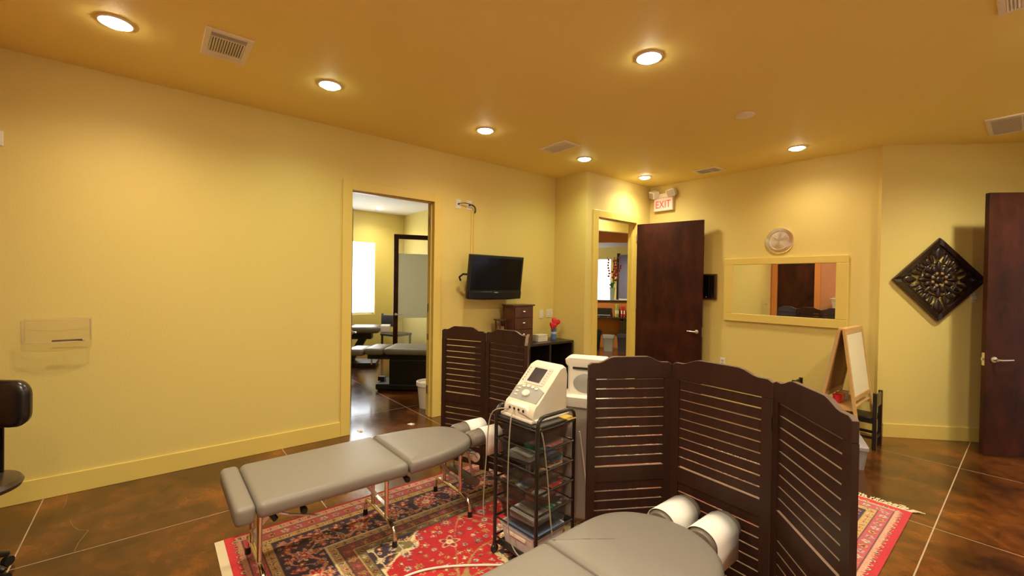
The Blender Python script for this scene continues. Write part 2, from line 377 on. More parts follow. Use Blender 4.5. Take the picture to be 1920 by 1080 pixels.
def vent(cx, cy, lx, ly, label, style):
    t = thing('ceiling_vent', label, 'vent', (cx, cy, H))
    fx, fy = lx/2, ly/2; b = .032
    box(-fx+.01, fx-.01, -fy+.01, fy-.01, -.004, -.001).build('duct_backing', mat('vent shadow', (.10, .075, .05), .8) if style != 1 else mat('vent damper', (.55, .48, .38), .6), t)
    for q in ((-fx, fx, -fy, -fy+b), (-fx, fx, fy-b, fy), (-fx, -fx+b, -fy+b, fy-b), (fx-b, fx, -fy+b, fy-b)):
        box(q[0], q[1], q[2], q[3], -.012, 0).build('frame_rail', white_met, t, bevel=.003)
    ix, iy = fx-b, fy-b
    def louvre(x0, x1, y0, y1, tilt, along):
        cx_, cy_ = (x0+x1)/2, (y0+y1)/2
        o = box(-(x1-x0)/2, (x1-x0)/2, -(y1-y0)/2, (y1-y0)/2, -.0012, .0012).build('slat', white_met, t)
        o.location = (cx_, cy_, -.010); o.rotation_euler = (tilt, 0, 0) if along == 'x' else (0, tilt, 0)
    if style == 3:                                            # three-way register
        for x in (-ix+.055, ix-.055): box(x-.004, x+.004, -iy, iy, -.012, -.003).build('divider', white_met, t)
        n = 13
        for k in range(n):
            y = -iy + (k+.5)*2*iy/n; louvre(-ix+.06, ix-.06, y-.006, y+.006, R(35), 'x')
        for sx in (-1, 1):
            for k in range(4):
                x = sx*(ix-.006-k*.013); louvre(x-.007, x+.007, -iy, iy, R(35*sx), 'y')
    else:                                                     # return grille with a centre bar
        for x in ((-ix/3, ix/3) if lx > .5 else (ix*.25,)): box(x-.006, x+.006, -iy, iy, -.012, -.003).build('divider', white_met, t)
        n = max(8, int(2*iy/.022))
        for k in range(n):
            y = -iy+(k+.5)*2*iy/n; louvre(-ix, ix, y-.008, y+.008, R(-62 if style == 2 else 28), 'x')
    return t
vent(-3.355, .36, .39, .25, 'white three-way ceiling register near the left wall', 3)
vent(-3.345, 3.415, .39, .245, 'white ceiling grille with dark slots near the corner', 2)
vent(-2.715, 5.525, .31, .26, 'pale ceiling grille above the clock wall by the exit sign', 1)
vent(0.0, 5.935, .61, .60, 'large white return grille at the right edge of the ceiling', 1)
vent(.045, 3.41, .39, .25, 'white ceiling register at the top right corner of the photo', 3)
tag(MB().lathe([(.0001, -.012), (.068, -.011), (.076, -.006), (.076, 0)], 32, (-1.642, 3.98, H)).build('ceiling_cover', white_met, smooth=40), 'plain round white cover plate on the ceiling', 'cover plate')

# ------------------------------------------------------------------ room beyond the left doorway
XW = -9.22
WY0, WY1, WZ0, WZ1 = 2.45, 3.742, .83, 2.385
w_ = MB().box(XW-T, XW, YR-T, WY0, 0, H).box(XW-T, XW, WY1, B1+T, 0, H).box(XW-T, XW, WY0, WY1, 0, WZ0).box(XW-T, XW, WY0, WY1, WZ1, H)
struct(w_, 'wall_window', paint, 'yellow far wall with the window in the side room', 'wall')
struct(box(XW-T, A-T, YR-T, YR, 0, H), 'wall_side_room', paint, 'yellow end wall of the side room', 'wall')
struct(box(XW-T, A-T, YR-T, B1+T, H, H+.1), 'ceiling_side_room', white_ceil, 'white ceiling of the side room', 'ceiling')
win = thing('window_1', 'bright window with white shade in the side room', 'window', (XW, 0, 0), R(90), kind='structure')
shade_m = mat('daylit shade', (.9, .92, .95), .9, emit=(.86, .93, 1), estr=8)
box(WY0, WY1, .055, .06, WZ0+.03, WZ1).build('shade', shade_m, win)
box(WY0, WY1, .045, .065, WZ0+.02, WZ0+.045).build('hem_bar', white_pl, win)
for q in ((WY0, WY0+.03, WZ0, WZ1), (WY1-.03, WY1, WZ0, WZ1), (WY0, WY1, WZ0, WZ0+.03), (WY0, WY1, WZ1-.03, WZ1)): box(q[0], q[1], .075, .11, q[2], q[3]).build('window_frame', white_pl, win)
box(WY0, WY1, .09, .094, WZ0, WZ1).build('pane', glassm, win)
downlight(-8.61, 3.58, 'recessed light in the white ceiling of the side room', SOFT, .8)
downlight(-6.3, 2.6, 'recessed light added in the side room to brighten the frosted door', SOFT, .9)  # added lamp, lifts the frosted glass and the pedestal table
gl = Vector((-7.36, B1-.01, 0)); gt = Vector((-7.70, 3.49, 0)); ga = math.atan2(gt.y-gl.y, gt.x-gl.x); gw = (gt-gl).length
gd = thing('door_leaf', 'dark framed door leaf with frosted glass in the side room', 'door', gl, ga)
fr = .085
for q in ((0, fr, 0.01, 2.44), (gw-fr, gw, .01, 2.44), (fr, gw-fr, 2.44-fr, 2.44), (fr, gw-fr, .01, .22)): box(q[0], q[1], -.02, .02, q[2], q[3]).build('door_rail', door_wood, gd)
box(fr, gw-fr, -.004, .004, .22, 2.44-fr).build('glass_pane', mat('clear door glass', (.8, .85, .75), .05, alpha=.18), gd)
fz = mat('frosted glass film', (.88, .93, .78), .6, alpha=.9)
for z0, z1 in ((.86, 2.08),): box(fr, gw-fr, .0045, .006, z0, z1).build('frosted_film', fz, gd)
lever(gd, gw-.045, .93, .02, -1, dirx=-1); lever(gd, gw-.045, .93, -.02, 1, dirx=-1)
tag(box(-.035, .035, -.006, 0, -.057, .057).build('outlet_plate', white_pl), 'white outlet plate under the side room window wall', 'outlet').location = (XW+.003, 4.04, .60)
bpy.data.objects['outlet_plate'].rotation_euler = (0, 0, R(90))

def side_table(loc, rz, label, far=False):
    t = thing('treatment_table', label, 'treatment table', loc, rz)
    for i, (x0, x1, wd, dz) in enumerate(((-.62, -.34, .22, -.035), (-.33, -.05, .26, -.01), (-.04, .75, .29, 0), (.76, 1.2, .27, 0))):
        cushion(rrect(x0, x1, -wd, wd, .06), .52+dz, .61+dz, .035).build('cushion', vinyl, t, 50)
    MB().box(-.30, .95, -.17, .17, .44, .52).build('deck', black_pl, t)
    MB().box(.02, .80, -.20, .20, .09, .44).build('pedestal', black_pl, t, bevel=.01)
    MB().box(-.16, 1.02, -.24, .24, .02, .10).build('base', black_pl, t, bevel=.015)
    for sx in (-.12, .98):
        for sy in (-.2, .2): MB().lathe([(.03, -.012), (.03, .012)], 14, (sx, sy, .030), 'y').build('caster', black_pl, t)
    MB().box(-.19, -.10, -.04, .04, .10, .16).build('foot_pedal', black_pl, t)
    MB().cyl((-.3, 0, .46), (-.3, 0, .33), .012, n=8).build('rod', steel, t)
    return t
side_table((-5.98, 2.70, 0), R(49), 'grey treatment table on a black pedestal seen through the doorway')
t = thing('treatment_table', 'dark tilted treatment table below the window in the side room', 'treatment table', (-7.9, 2.85, 0), R(60))
for x0, x1, z in ((-.9, -.1, .62), (-.08, .45, .62)): cushion(rrect(x0, x1, -.27, .27, .06), z, z+.11, .04).build('cushion', vinyl_d, t, 50)
MB().box(-.55, .3, -.12, .12, .50, .62).build('deck', black_pl, t); MB().bar((-.1, 0, .06), (.15, 0, .52), .2, .12).build('lift_arm', black_pl, t); MB().box(-.5, .4, -.25, .25, .02, .09).build('base', black_pl, t)
MB().loft([[(.46, y, z) for y, z in rrect(-.10, .10, .60, .75, .04)], [(.62, y, z) for y, z in rrect(-.10, .10, .60, .75, .04)]]).build('paper_cover', paper, t, 50)
bn = thing('waste_bin', 'white waste bin just inside the left doorway', 'bin', (-4.78, 2.64, 0))
MB().lathe([(.105, 0), (.135, .30), (.142, .305), (.142, .315), (.128, .315), (.10, .012), (.0001, .012)], 28).build('tub', white_pl, bn, 40)
MB().lathe([(.137, .27), (.147, .275), (.147, .322), (.130, .325), (.128, .30)], 28).build('liner', paper, bn, 40)
ch = thing('side_chair', 'black framed chair behind the frosted door in the side room', 'chair', (-8.55, 3.95, 0), R(200))
for sx in (-.2, .2):
    for sy in (-.2, .2): MB().box(sx-.016, sx+.016, sy-.016, sy+.016, 0, .88 if sy > 0 else .44).build('leg', black_wood, ch)
box(-.23, .23, -.23, .23, .42, .47).build('seat', black_wood, ch, bevel=.01); box(-.2, .2, .19, .215, .62, .86).build('backrest', black_wood, ch, bevel=.01)

# ------------------------------------------------------------------ reception beyond the second doorway
RY, RXL = 12.0, -11.0
wx0, wx1, wz0, wz1 = -10.6, -9.2, 1.0, 2.46
w_ = MB().box(RXL, wx0, RY, RY+T, 0, H).box(wx1, XJ, RY, RY+T, 0, H).box(wx0, wx1, RY, RY+T, 0, wz0).box(wx0, wx1, RY, RY+T, wz1, H)
struct(w_, 'wall_reception_far', paint, 'yellow far wall of the reception with a bright window', 'wall')
struct(box(RXL-T, RXL, B1, RY+T, 0, H), 'wall_reception_left', paint, 'yellow side wall of the reception', 'wall')
struct(box(RXL, XJ-T, B1+T, RY+T, 2.95, 3.05), 'ceiling_reception', white_ceil, 'pale ceiling of the reception', 'ceiling')
bk = thing('trim_1', 'yellow bulkhead across the reception ceiling', 'trim', (-4.72, 5.78, 0), R(78), kind='structure')
box(-.5, 2.0, -.05, .05, 2.46, 2.95).build('bulkhead', paint, bk)
win2 = thing('window_2', 'bright blown-out window behind the reception flowers', 'window', (0, RY, 0), 0, kind='structure')
box(wx0, wx1, .055, .06, wz0, wz1).build('shade', shade_m, win2)
for q in ((wx0, wx0+.04, wz0, wz1), (wx1-.04, wx1, wz0, wz1), (wx0, wx1, wz1-.04, wz1), (wx0, wx1, wz0, wz0+.04)): box(q[0], q[1], .02, .10, q[2], q[3]).build('window_frame', white_pl, win2)
dk = thing('door_5', 'slate blue grey door beside the reception window', 'door', (-8.42, RY, 0), 0, kind='structure')
box(-.42, .5, -.05, 0, 0, 2.54).build('leaf', mat('slate panel', (.16, .15, .22), .4), dk); box(-.50, -.42, -.06, 0, 0, 2.6).build('casing', black_wood, dk); lever(dk, -.35, 1., -.05, 1)
ra = math.atan2(8.935-8.476, -6.287+6.899)
rd = thing('reception_desk', 'dark reception desk with raised counter and orange panel', 'desk', (-6.60, 8.70, 0), ra)
box(-1.2, 1.0, -.02, .42, 1.13, 1.175).build('counter_top', desk_wood, rd, bevel=.004)
box(-1.2, 1.0, .02, .06, 0, 1.13).build('back_panel', orange, rd)
box(-1.2, 1.0, .36, .40, 0, 1.13).build('front_panel', desk_wood, rd)
box(-1.2, 1.0, -.34, .02, .745, .78).build('work_top', desk_wood, rd, bevel=.004)
for x in (-1.1, .28, .95): box(x-.02, x+.02, -.32, .02, 0, .745).build('support', desk_wood, rd)
box(.18, .52, -.30, .0, .12, .70).build('drawer_unit', desk_wood, rd)
sf = thing('trim_2', 'orange soffit with pale underside above the reception desk', 'trim', (-6.60, 8.70, 0), ra, kind='structure')
box(-2.2, 1.4, -.02, .02, 2.58, 2.95).build('fascia', orange, sf)
MB().prism([(-2.2, .02), (1.4, .02), (1.4, 1.5), (.4, 1.25), (-.4, 1.35), (-2.2, 1.3)], 2.58, 2.62, 'xy').build('soffit_underside', white_ceil, sf)
def on_desk(x, y, z): return Matrix.Rotation(ra, 4, 'Z') @ Vector((x, y, 0)) + Vector((-6.60, 8.70, z))
def desk_box(name, label, cat, x, y, z, sx, sy, sz, m, extra=None):
    t = thing(name, label, cat, on_desk(x, y, z), ra)
    MB().loft([[(a, b, 0) for a, b in rrect(-sx/2, sx/2, -sy/2, sy/2, .012, 3)], [(a, b, sz) for a, b in rrect(-sx/2, sx/2, -sy/2, sy/2, .012, 3)]]).build('body', m, t)
    if extra: extra(t)
    return t
desk_box('printer', 'black printer on the reception work top', 'printer', -.20, -.16, .78, .36, .26, .20, black_pl, lambda t: box(-.15, .15, -.15, -.13, .03, .05).build('paper_slot', grey_pl, t))
for i, (x, m, lb) in enumerate(((.08, mat('lime card', (.42, .50, .06), .5), 'lime green binder standing on the reception work top'), (.125, mat('olive card', (.26, .32, .05), .5), 'olive binder beside the lime one on the reception desk'),
                              (.21, red_pl, 'red binder left of the other red one on the reception desk'), (.27, mat('crimson card', (.50, .03, .05), .5), 'crimson binder at the right end of the reception desk'))):
    t = thing('binder', lb, 'binder', on_desk(x, -.17, .78), ra, 'binders on the reception desk')
    MB().box(-.018, .018, -.13, .13, 0, .30 if i < 2 else .25).build('cover', m, t, bevel=.003); MB().box(-.012, .012, -.131, .12, .08, .16).build('spine_label', paper, t)
desk_box('paper_stack', 'loose pale papers lying on the reception counter end', 'papers', .25, .1, 1.175, .22, .3, .03, paper)
def rbin(x, y, label, m, s=1.):
    t = thing('waste_bin', label, 'bin', on_desk(x, y, 0), ra)
    MB().loft([[(a*f, b*f, z) for a, b in rrect(-.13, .13, -.10, .10, .04, 4)] for f, z in ((.8*s, 0), (s, .34*s), (s*1.04, .345*s), (s*1.04, .36*s), (s*.95, .36*s), (s*.78, .02))]).build('tub', m, t, 40)
    MB().loft([[(a*f, b*f, z) for a, b in rrect(-.13, .13, -.10, .10, .04, 4)] for f, z in ((s*1.05, .30*s), (s*1.08, .37*s), (s*.9, .375*s), (s*.88, .33*s))], False, False).build('liner', mat('grey liner', (.32, .32, .32), .5) if m is grey_pl else m, t, 40)
rbin(-.08, -.50, 'grey waste bin with liner under the reception desk', grey_pl)
rbin(-.42, -.44, 'black bin left of the grey bin under the reception desk', black_pl, 1.25)
rbin(.255, -.52, 'charcoal bin right of the grey bin under the reception desk', mat('charcoal plastic', (.05, .045, .05), .4), 1.1)
vp = on_desk(-.02, .2, 1.175)
fv = thing('flower_vase', 'glass vase of red gladioli on the reception counter', 'flowers', vp)
MB().lathe([(.045, 0), (.06, .12), (.075, .30), (.070, .30), (.055, .12), (.04, .01), (.0001, .01)], 20).build('vase', mat('vase glass', (.55, .65, .60), .05, alpha=.5), fv, 40)
rr = random.Random(3)
for k in range(9):
    a = rr.uniform(0, 6.28); s = rr.uniform(.05, .2); hh = rr.uniform(.75, 1.12); tip = (s*math.cos(a)*1.2, s*math.sin(a), hh)
    st = MB().tube([(0, 0, .05), (tip[0]*.5, tip[1]*.5, hh*.55), tip], .006, 6).build('stem', green_pl, fv)
    if k < 5:
        for q in range(7):
            f_ = .55+.45*q/7; c = (tip[0]*f_+rr.uniform(-.025, .025), tip[1]*f_+rr.uniform(-.02, .02), hh*f_)
            MB().ball(c, (.035*(1.3-f_*.6), .035*(1.3-f_*.6), .03), 8, 5).build('blossom', red_pl, st)
leafm = mat('leaf green', (.16, .26, .05), .5)
for k in range(16):
    a = rr.uniform(0, 6.28); s = rr.uniform(.06, .2); z = rr.uniform(.28, .5)
    MB().loft([[(0, 0, z-.05), (.004, 0, z-.05), (.004, .004, z-.05)], [(s*.5*math.cos(a)-.03*math.sin(a), s*.5*math.sin(a)+.03*math.cos(a), z+.02), (s*.5*math.cos(a)+.03*math.sin(a), s*.5*math.sin(a)-.03*math.cos(a), z+.02), (s*.5*math.cos(a), s*.5*math.sin(a), z+.035)], [(s*math.cos(a), s*math.sin(a), z+.03), (s*math.cos(a)+.003, s*math.sin(a), z+.03), (s*math.cos(a), s*math.sin(a)+.003, z+.032)]]).build('leaf', leafm, fv)
downlight(-4.32, 5.55, 'recessed light added inside the reception doorway to brighten the bulkhead', SOFT, .9, 2.95)  # added lamp, lights the bulkhead face from the doorway side
for x, y, l in ((-5.6, 6.9, 'recessed light in the reception ceiling before the desk'), (-8.2, 10.6, 'recessed light in the reception ceiling near its window')):
    downlight(x, y, l, SOFT, 3.6, 2.95)
# ------------------------------------------------------------------ OBJECTS FOLLOW
#@@OBJECTS
# ------------------------------------------------------------------ rug
RX0, RX1, RY0, RY1 = -3.03, -.51, .33, 4.045
def rug():
    c = lambda h: np.array([((int(h[i:i+2], 16)/255+.055)/1.055)**2.4 for i in (0, 2, 4)])
    RED, DRED, ROSE, PINK, NAVY, BLUE, CREAM, TAN, OLIVE, BROWN, ORNG = [c(h) for h in ('b8161c', '8c1a1c', 'c4555a', 'd99a80', '3a2434', '6f7488', 'e6cf9c', 'c69a5c', '7d6a38', '6e3c28', 'd4702f')]
    res = .0062
    nx = int((RX1-RX0)/res); ny = int((RY1-RY0)/res); LX, LY = RX1-RX0, RY1-RY0
    xs = (np.arange(nx+1))*LX/nx; ys = (np.arange(ny+1))*LY/ny
    X, Y = np.meshgrid(xs, ys); img = np.zeros(X.shape+(3,)); rg = np.random.default_rng(11)
    ex = np.minimum(X, LX-X); ey = np.minimum(Y, LY-Y); d = np.minimum(ex, ey)
    s = np.where(ex < ey, Y, X)                                  # coordinate along the nearest edge
    img[:] = RED
    def put(mask, colr): img[mask] = colr
    # field: red with mirrored medallion and corner pieces
    fx = np.abs(X-LX/2); fy = np.abs(Y-LY/2)
    wob = .035*np.sin(fx*34)*1 + .03*np.sin(fy*29+1)
    corner = ((LX/2-.52-fx)/.42+(LY/2-.52-fy)/.62) + wob*2.2
    cm = corner < 1.0
    put(cm, NAVY); put(cm & (np.abs(corner-.97) < .045), CREAM); put(cm & (np.abs(corner-.90) < .025), OLIVE); put(cm & (corner < .42), BLUE*.8); put(cm & (np.abs(corner-.42) < .05), CREAM)
    med = np.hypot(fx/.46, fy/.74); th = np.arctan2(fy/.74, fx/.46); med = med + .05*np.abs(np.sin(8*th))
    put(med < 1, NAVY); put((med < 1) & (med > .95), CREAM); put(med < .7, BLUE*.7); put((med < .7) & (med > .66), ORNG); put(med < .4, CREAM*.85); put((med < .4) & (med > .36), DRED); put(med < .2, RED)
    # border stripes, from the edge inwards
    def band(a, b, colr): put((d >= a) & (d < b), colr)
    band(0, .020, RED*.75); band(.020, .075, PINK*.85); band(.075, .082, NAVY); band(.082, .15, ROSE*.8); band(.15, .157, NAVY); band(.157, .21, TAN*.9); band(.21, .218, NAVY)
    band(.218, .44, NAVY); band(.44, .448, CREAM*.8); band(.448, .495, TAN*.75); band(.495, .502, NAVY); band(.502, .56, BROWN); band(.56, .567, TAN); band(.567, .61, OLIVE*.9); band(.61, .617, NAVY)
    endm = (ey < .05); put(endm, c('c2222a'))
    sidem = (LX-X < .055) & (ey > .02); put(sidem, c('b51826'))
    # rosettes: polar flowers stamped on the grid
    def rose(cx, cy, r, pal, pet=6, rot=0, el=1.):
        i0, i1 = max(0, int((cy-r*1.3)/LY*ny)), min(ny+1, int((cy+r*1.3)/LY*ny)+2); j0, j1 = max(0, int((cx-r*1.3)/LX*nx)), min(nx+1, int((cx+r*1.3)/LX*nx)+2)
        if i1 <= i0 or j1 <= j0: return
        xx = X[i0:i1, j0:j1]-cx; yy = (Y[i0:i1, j0:j1]-cy)/el; rr = np.hypot(xx, yy)/r; tt = np.arctan2(yy, xx)+rot
        edge = .78+.22*np.cos(pet*tt); sub = img[i0:i1, j0:j1]
        m0 = rr < edge; sub[m0] = pal[0]; sub[rr < edge*.80] = pal[1]; sub[(rr < edge*.74) & (np.cos(pet*tt) < -.3)] = pal[0]; sub[rr < .34] = pal[2]; sub[rr < .16] = pal[0]
    def perim(off, step):
        out = []
        for e in range(4):
            L = (LX if e < 2 else LY)-2*off; n = max(2, round(L/step))
            for k in range(n):
                p = off+(k+.5)*L/n
                out.append(((p, off), (p, LY-off), (off, p), (LX-off, p))[e]+(k,))
        return out
    for x, y, k in perim(.0475, .055): rose(x, y, .020, (DRED if k % 2 else NAVY, PINK if k % 2 else CREAM*.8, NAVY), 4)
    for x, y, k in perim(.116, .075): rose(x, y, .030, ((BLUE*.8, PINK, DRED), (DRED, TAN, NAVY), (BLUE, CREAM*.8, ROSE))[k % 3], 5, k)
    for x, y, k in perim(.184, .052): rose(x, y, .020, (BROWN if k % 2 else NAVY, TAN if k % 2 else CREAM*.9, DRED), 4)
    for x, y, k in perim(.472, .052): rose(x, y, .020, (NAVY if k % 2 else DRED, CREAM*.8, BROWN), 4)
    for x, y, k in perim(.532, .075): rose(x, y, .028, (TAN*.8 if k % 2 else ROSE*.8, DRED, OLIVE), 5)
    for x, y, k in perim(.589, .052): rose(x, y, .018, (CREAM*.8 if k % 2 else DRED, NAVY, TAN), 4)
    # vine scroll in the dark main border
    inb = (d > .222) & (d < .437); vine = np.abs(d-.33-.07*np.sin(s*2*math.pi/.46)); put(inb & (vine < .010), ROSE); put(inb & (vine < .004), TAN)
    vine2 = np.abs(d-.33+.075*np.sin(s*2*math.pi/.23+.8)); put(inb & (vine2 < .006), PINK*.8)
    for x, y, k in perim(.33, .23): rose(x, y, .082 if k % 2 else .062, ((CREAM*.9, ROSE, RED), (PINK, RED, CREAM))[k % 2], 9, k, 1.0)
    for x, y, k in perim(.275, .115): rose(x, y, .030, (ROSE, DRED, CREAM), 5, k)
    for x, y, k in perim(.39, .115): rose(x, y, .028, (TAN, BROWN, RED), 5, k)
    for off, st, ph in ((.243, .05, 0), (.305, .062, 1), (.357, .058, 2), (.418, .05, 1)):
        for x, y, k in perim(off, st): rose(x+rg.uniform(-.01, .01), y+rg.uniform(-.01, .01), rg.choice([.012, .016, .02]), ((PINK, DRED, TAN), (ROSE, CREAM*.8, RED), (ORNG*.8, DRED, CREAM), (BLUE, PINK, NAVY))[(k*7+ph) % 4], 5, k)
    # field flowers, mirrored in both axes
    pals = [(CREAM, DRED, ORNG), (ORNG, NAVY, CREAM), (BLUE, CREAM*.9, DRED), (PINK, DRED, CREAM), (TAN, OLIVE, RED), (NAVY, ROSE, TAN)]
    pts = []
    for k in range(2200):
        x, y = rg.uniform(0, LX/2-.64), rg.uniform(0, LY/2-.64); r = rg.choice([.018, .026, .036, .052, .066], p=[.46, .28, .14, .08, .04])
        if all((x-a)**2+(y-b)**2 > (r+q)**2*1.15 for a, b, q in pts): pts.append((x, y, r))
    for i, (x, y, r) in enumerate(pts):
        for sx in (-1, 1):
            for sy in (-1, 1): rose(LX/2+sx*x, LY/2+sy*y, r, pals[i % 6], (5, 6, 8)[i % 3], i)
    red_f = (d > .62) & ~cm & (med > 1)
    for ph, fq in ((0, 9), (2, 7)):
        v = np.abs(np.sin(fx*fq+ph+1.2*np.sin(fy*fq*.8))-np.sin(fy*fq*.9+ph)); put(red_f & (v < .035), TAN*.7)
    v = np.abs(np.sin(fx*26+np.sin(fy*15))*np.cos(fy*22)); put(cm & (d > .62) & (v < .07), CREAM*.85)
    grain = rg.normal(1, .07, X.shape)[..., None]; img *= grain
    n_y, n_x = X.shape
    z = .007+.0012*rg.random(X.shape)+.003*np.exp(-((Y-LY)/.06)**2)*np.sin(X*9)**2
    co = np.stack([X+RX0, Y+RY0, z], -1).reshape(-1, 3); idx = np.arange(n_y*n_x).reshape(n_y, n_x)
    q = np.stack([idx[:-1, :-1], idx[:-1, 1:], idx[1:, 1:], idx[1:, :-1]], -1).reshape(-1, 4)
    me = bpy.data.meshes.new('pile'); me.vertices.add(len(co)); me.vertices.foreach_set('co', co.ravel())
    me.loops.add(q.size); me.loops.foreach_set('vertex_index', q.ravel()); me.polygons.add(len(q)); me.polygons.foreach_set('loop_start', np.arange(0, q.size, 4)); me.polygons.foreach_set('loop_total', np.full(len(q), 4))
    me.update(calc_edges=True); me.validate()
    at = me.color_attributes.new('dye', 'FLOAT_COLOR', 'POINT'); at.data.foreach_set('color', np.concatenate([np.clip(img, 0, 1).reshape(-1, 3), np.ones((len(co), 1))], 1).ravel().astype(np.float32))
    m = bpy.data.materials.new('knotted wool'); m.use_nodes = True; nt = m.node_tree; b = nt.nodes['Principled BSDF']
    a = nt.nodes.new('ShaderNodeAttribute'); a.attribute_name = 'dye'; nt.links.new(a.outputs['Color'], b.inputs['Base Color']); b.inputs['Roughness'].default_value = .9; b.inputs['Sheen Weight'].default_value = .15
    me.materials.append(m)
    t = thing('persian_rug', 'red and navy patterned oriental rug under the treatment tables', 'rug', (0, 0, 0))
    o = bpy.data.objects.new('pile', me); col.objects.link(o); o.parent = t
    box(RX0, RX1, RY0, RY1, .001, .0065).build('backing', mat('rug backing', (.30, .10, .06), .9), t)
    kil = mat('cream cotton', (.66, .55, .36), .9)
    box(RX0, RX1, RY0-.045, RY0, .001, .006).build('woven_end', kil, t); box(RX0, RX1, RY1, RY1+.012, .001, .008).build('woven_end', kil, t)
    fr_ = MB(); q_ = random.Random(5)
    for k in range(330):
        x = RX0+(k+.5)*(RX1-RX0)/330; l = q_.uniform(.03, .07); dx = q_.uniform(-.02, .03)
        if x > -.75: dx += .04*(x+.75)/.24; l *= 1.1
        fr_.tube([(x, RY1+.01, .006), (x+dx*.5, RY1+.01+l*.5, q_.uniform(.006, .018)), (x+dx, RY1+.01+l, .005)], .0032, 4)
    tag(fr_.build('fringe', kil, t), kind='stuff')
rug()
RZ = .0085
# ------------------------------------------------------------------ folding screens
def panel_meshes(wd):
    hs = 1.14; st = .040; tk = .022; hw = wd/2
    top = []
    for i in range(25):                                          # arched top outline
        x = -hw+wd*i/24; u_ = abs(x)/hw
        z = hs+.030 if u_ < .38 else (hs+.030*(.5+.5*math.cos(math.pi*(u_-.38)/.40)) if u_ < .78 else hs)
        if u_ > .92: z -= .012*((u_-.92)/.08)**2
        top.append((x, z))
    r = {}
    r['top_rail'] = MB().prism([(-hw+.0005, hs-.083), (hw-.0005, hs-.083)]+top[::-1], -tk/2, tk/2, 'xz').mesh('top_rail', screen_wood)
    r['stile'] = box(-st/2, st/2, -tk/2, tk/2, 0, hs-.083).mesh('stile', screen_wood)
    r['mid_rail'] = box(-hw+st, hw-st, -.009, .009, .530-.005, .607-.005).mesh('mid_rail', screen_wood)
    r['bottom_rail'] = box(-hw+st, hw-st, -.009, .009, .03, .083-.006).mesh('bottom_rail', screen_wood)
    r['slat'] = box(-hw+st-.004, hw-st+.004, -.0045, .0045, 0, .0437).mesh('slat', screen_wood)
    lightened = mat('worn slat edge', (.34, .22, .15), .45); lightened2 = mat('lit screen edge', (.12, .075, .05), .35)  # light caught on up-facing screen edges, painted in as a lighter colour
    for n, m in (('slat', lightened), ('mid_rail', lightened), ('bottom_rail', lightened), ('top_rail', lightened2)):
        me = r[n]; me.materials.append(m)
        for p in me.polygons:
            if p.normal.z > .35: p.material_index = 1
    return r
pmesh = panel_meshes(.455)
def screen(label, pts, group='louvred folding screens'):
    """pts: floor points of the panel edges, left to right"""
    c0 = Vector((*pts[0], 0)); t = thing('folding_screen', label, 'folding screen', (pts[0][0], pts[0][1], RZ), group=group)
    for i in range(len(pts)-1):
        a, b = Vector(pts[i]), Vector(pts[i+1]); d = b-a; L = d.length; sc = (L-.013)/.455; c = (a+b)/2
        pr = bpy.data.objects.new('panel', pmesh['top_rail']); col.objects.link(pr); pr.parent = t
        pr.location = (c.x-c0.x, c.y-c0.y, 0); pr.rotation_euler = (0, 0, math.atan2(d.y, d.x)); pr.scale = (sc, 1, 1)
        bv = pr.modifiers.new('bevel', 'BEVEL'); bv.width = .0025; bv.segments = 2; bv.limit_method = 'ANGLE'; bv.angle_limit = R(35)
        def sub(n, loc=(0, 0, 0), bev=.002):
            o = bpy.data.objects.new(n, pmesh[n]); col.objects.link(o); o.parent = pr; o.location = loc
        for s_ in (-1, 1): sub('stile', (s_*(.2275-.020), 0, 0))
        sub('mid_rail'); sub('bottom_rail')
        for k in range(9): sub('slat', (0, 0, 1.057-.0055-(k+1)*.0497+.0055)); sub('slat', (0, 0, .530-(k+1)*.0497))
        if i:
            for z in (.95, .22):
                MB().cyl((a.x-c0.x, a.y-c0.y, z-.03), (a.x-c0.x, a.y-c0.y, z+.03), .006, n=8).build('hinge', black_met, t)
    return t
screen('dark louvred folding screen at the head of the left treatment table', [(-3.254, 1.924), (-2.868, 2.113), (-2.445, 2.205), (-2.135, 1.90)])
screen('large dark three-panel louvred screen in front of the mirror wall', [(-1.453, 1.712), (-1.212, 2.113), (-.706, 2.070), (-.340, 1.675)])

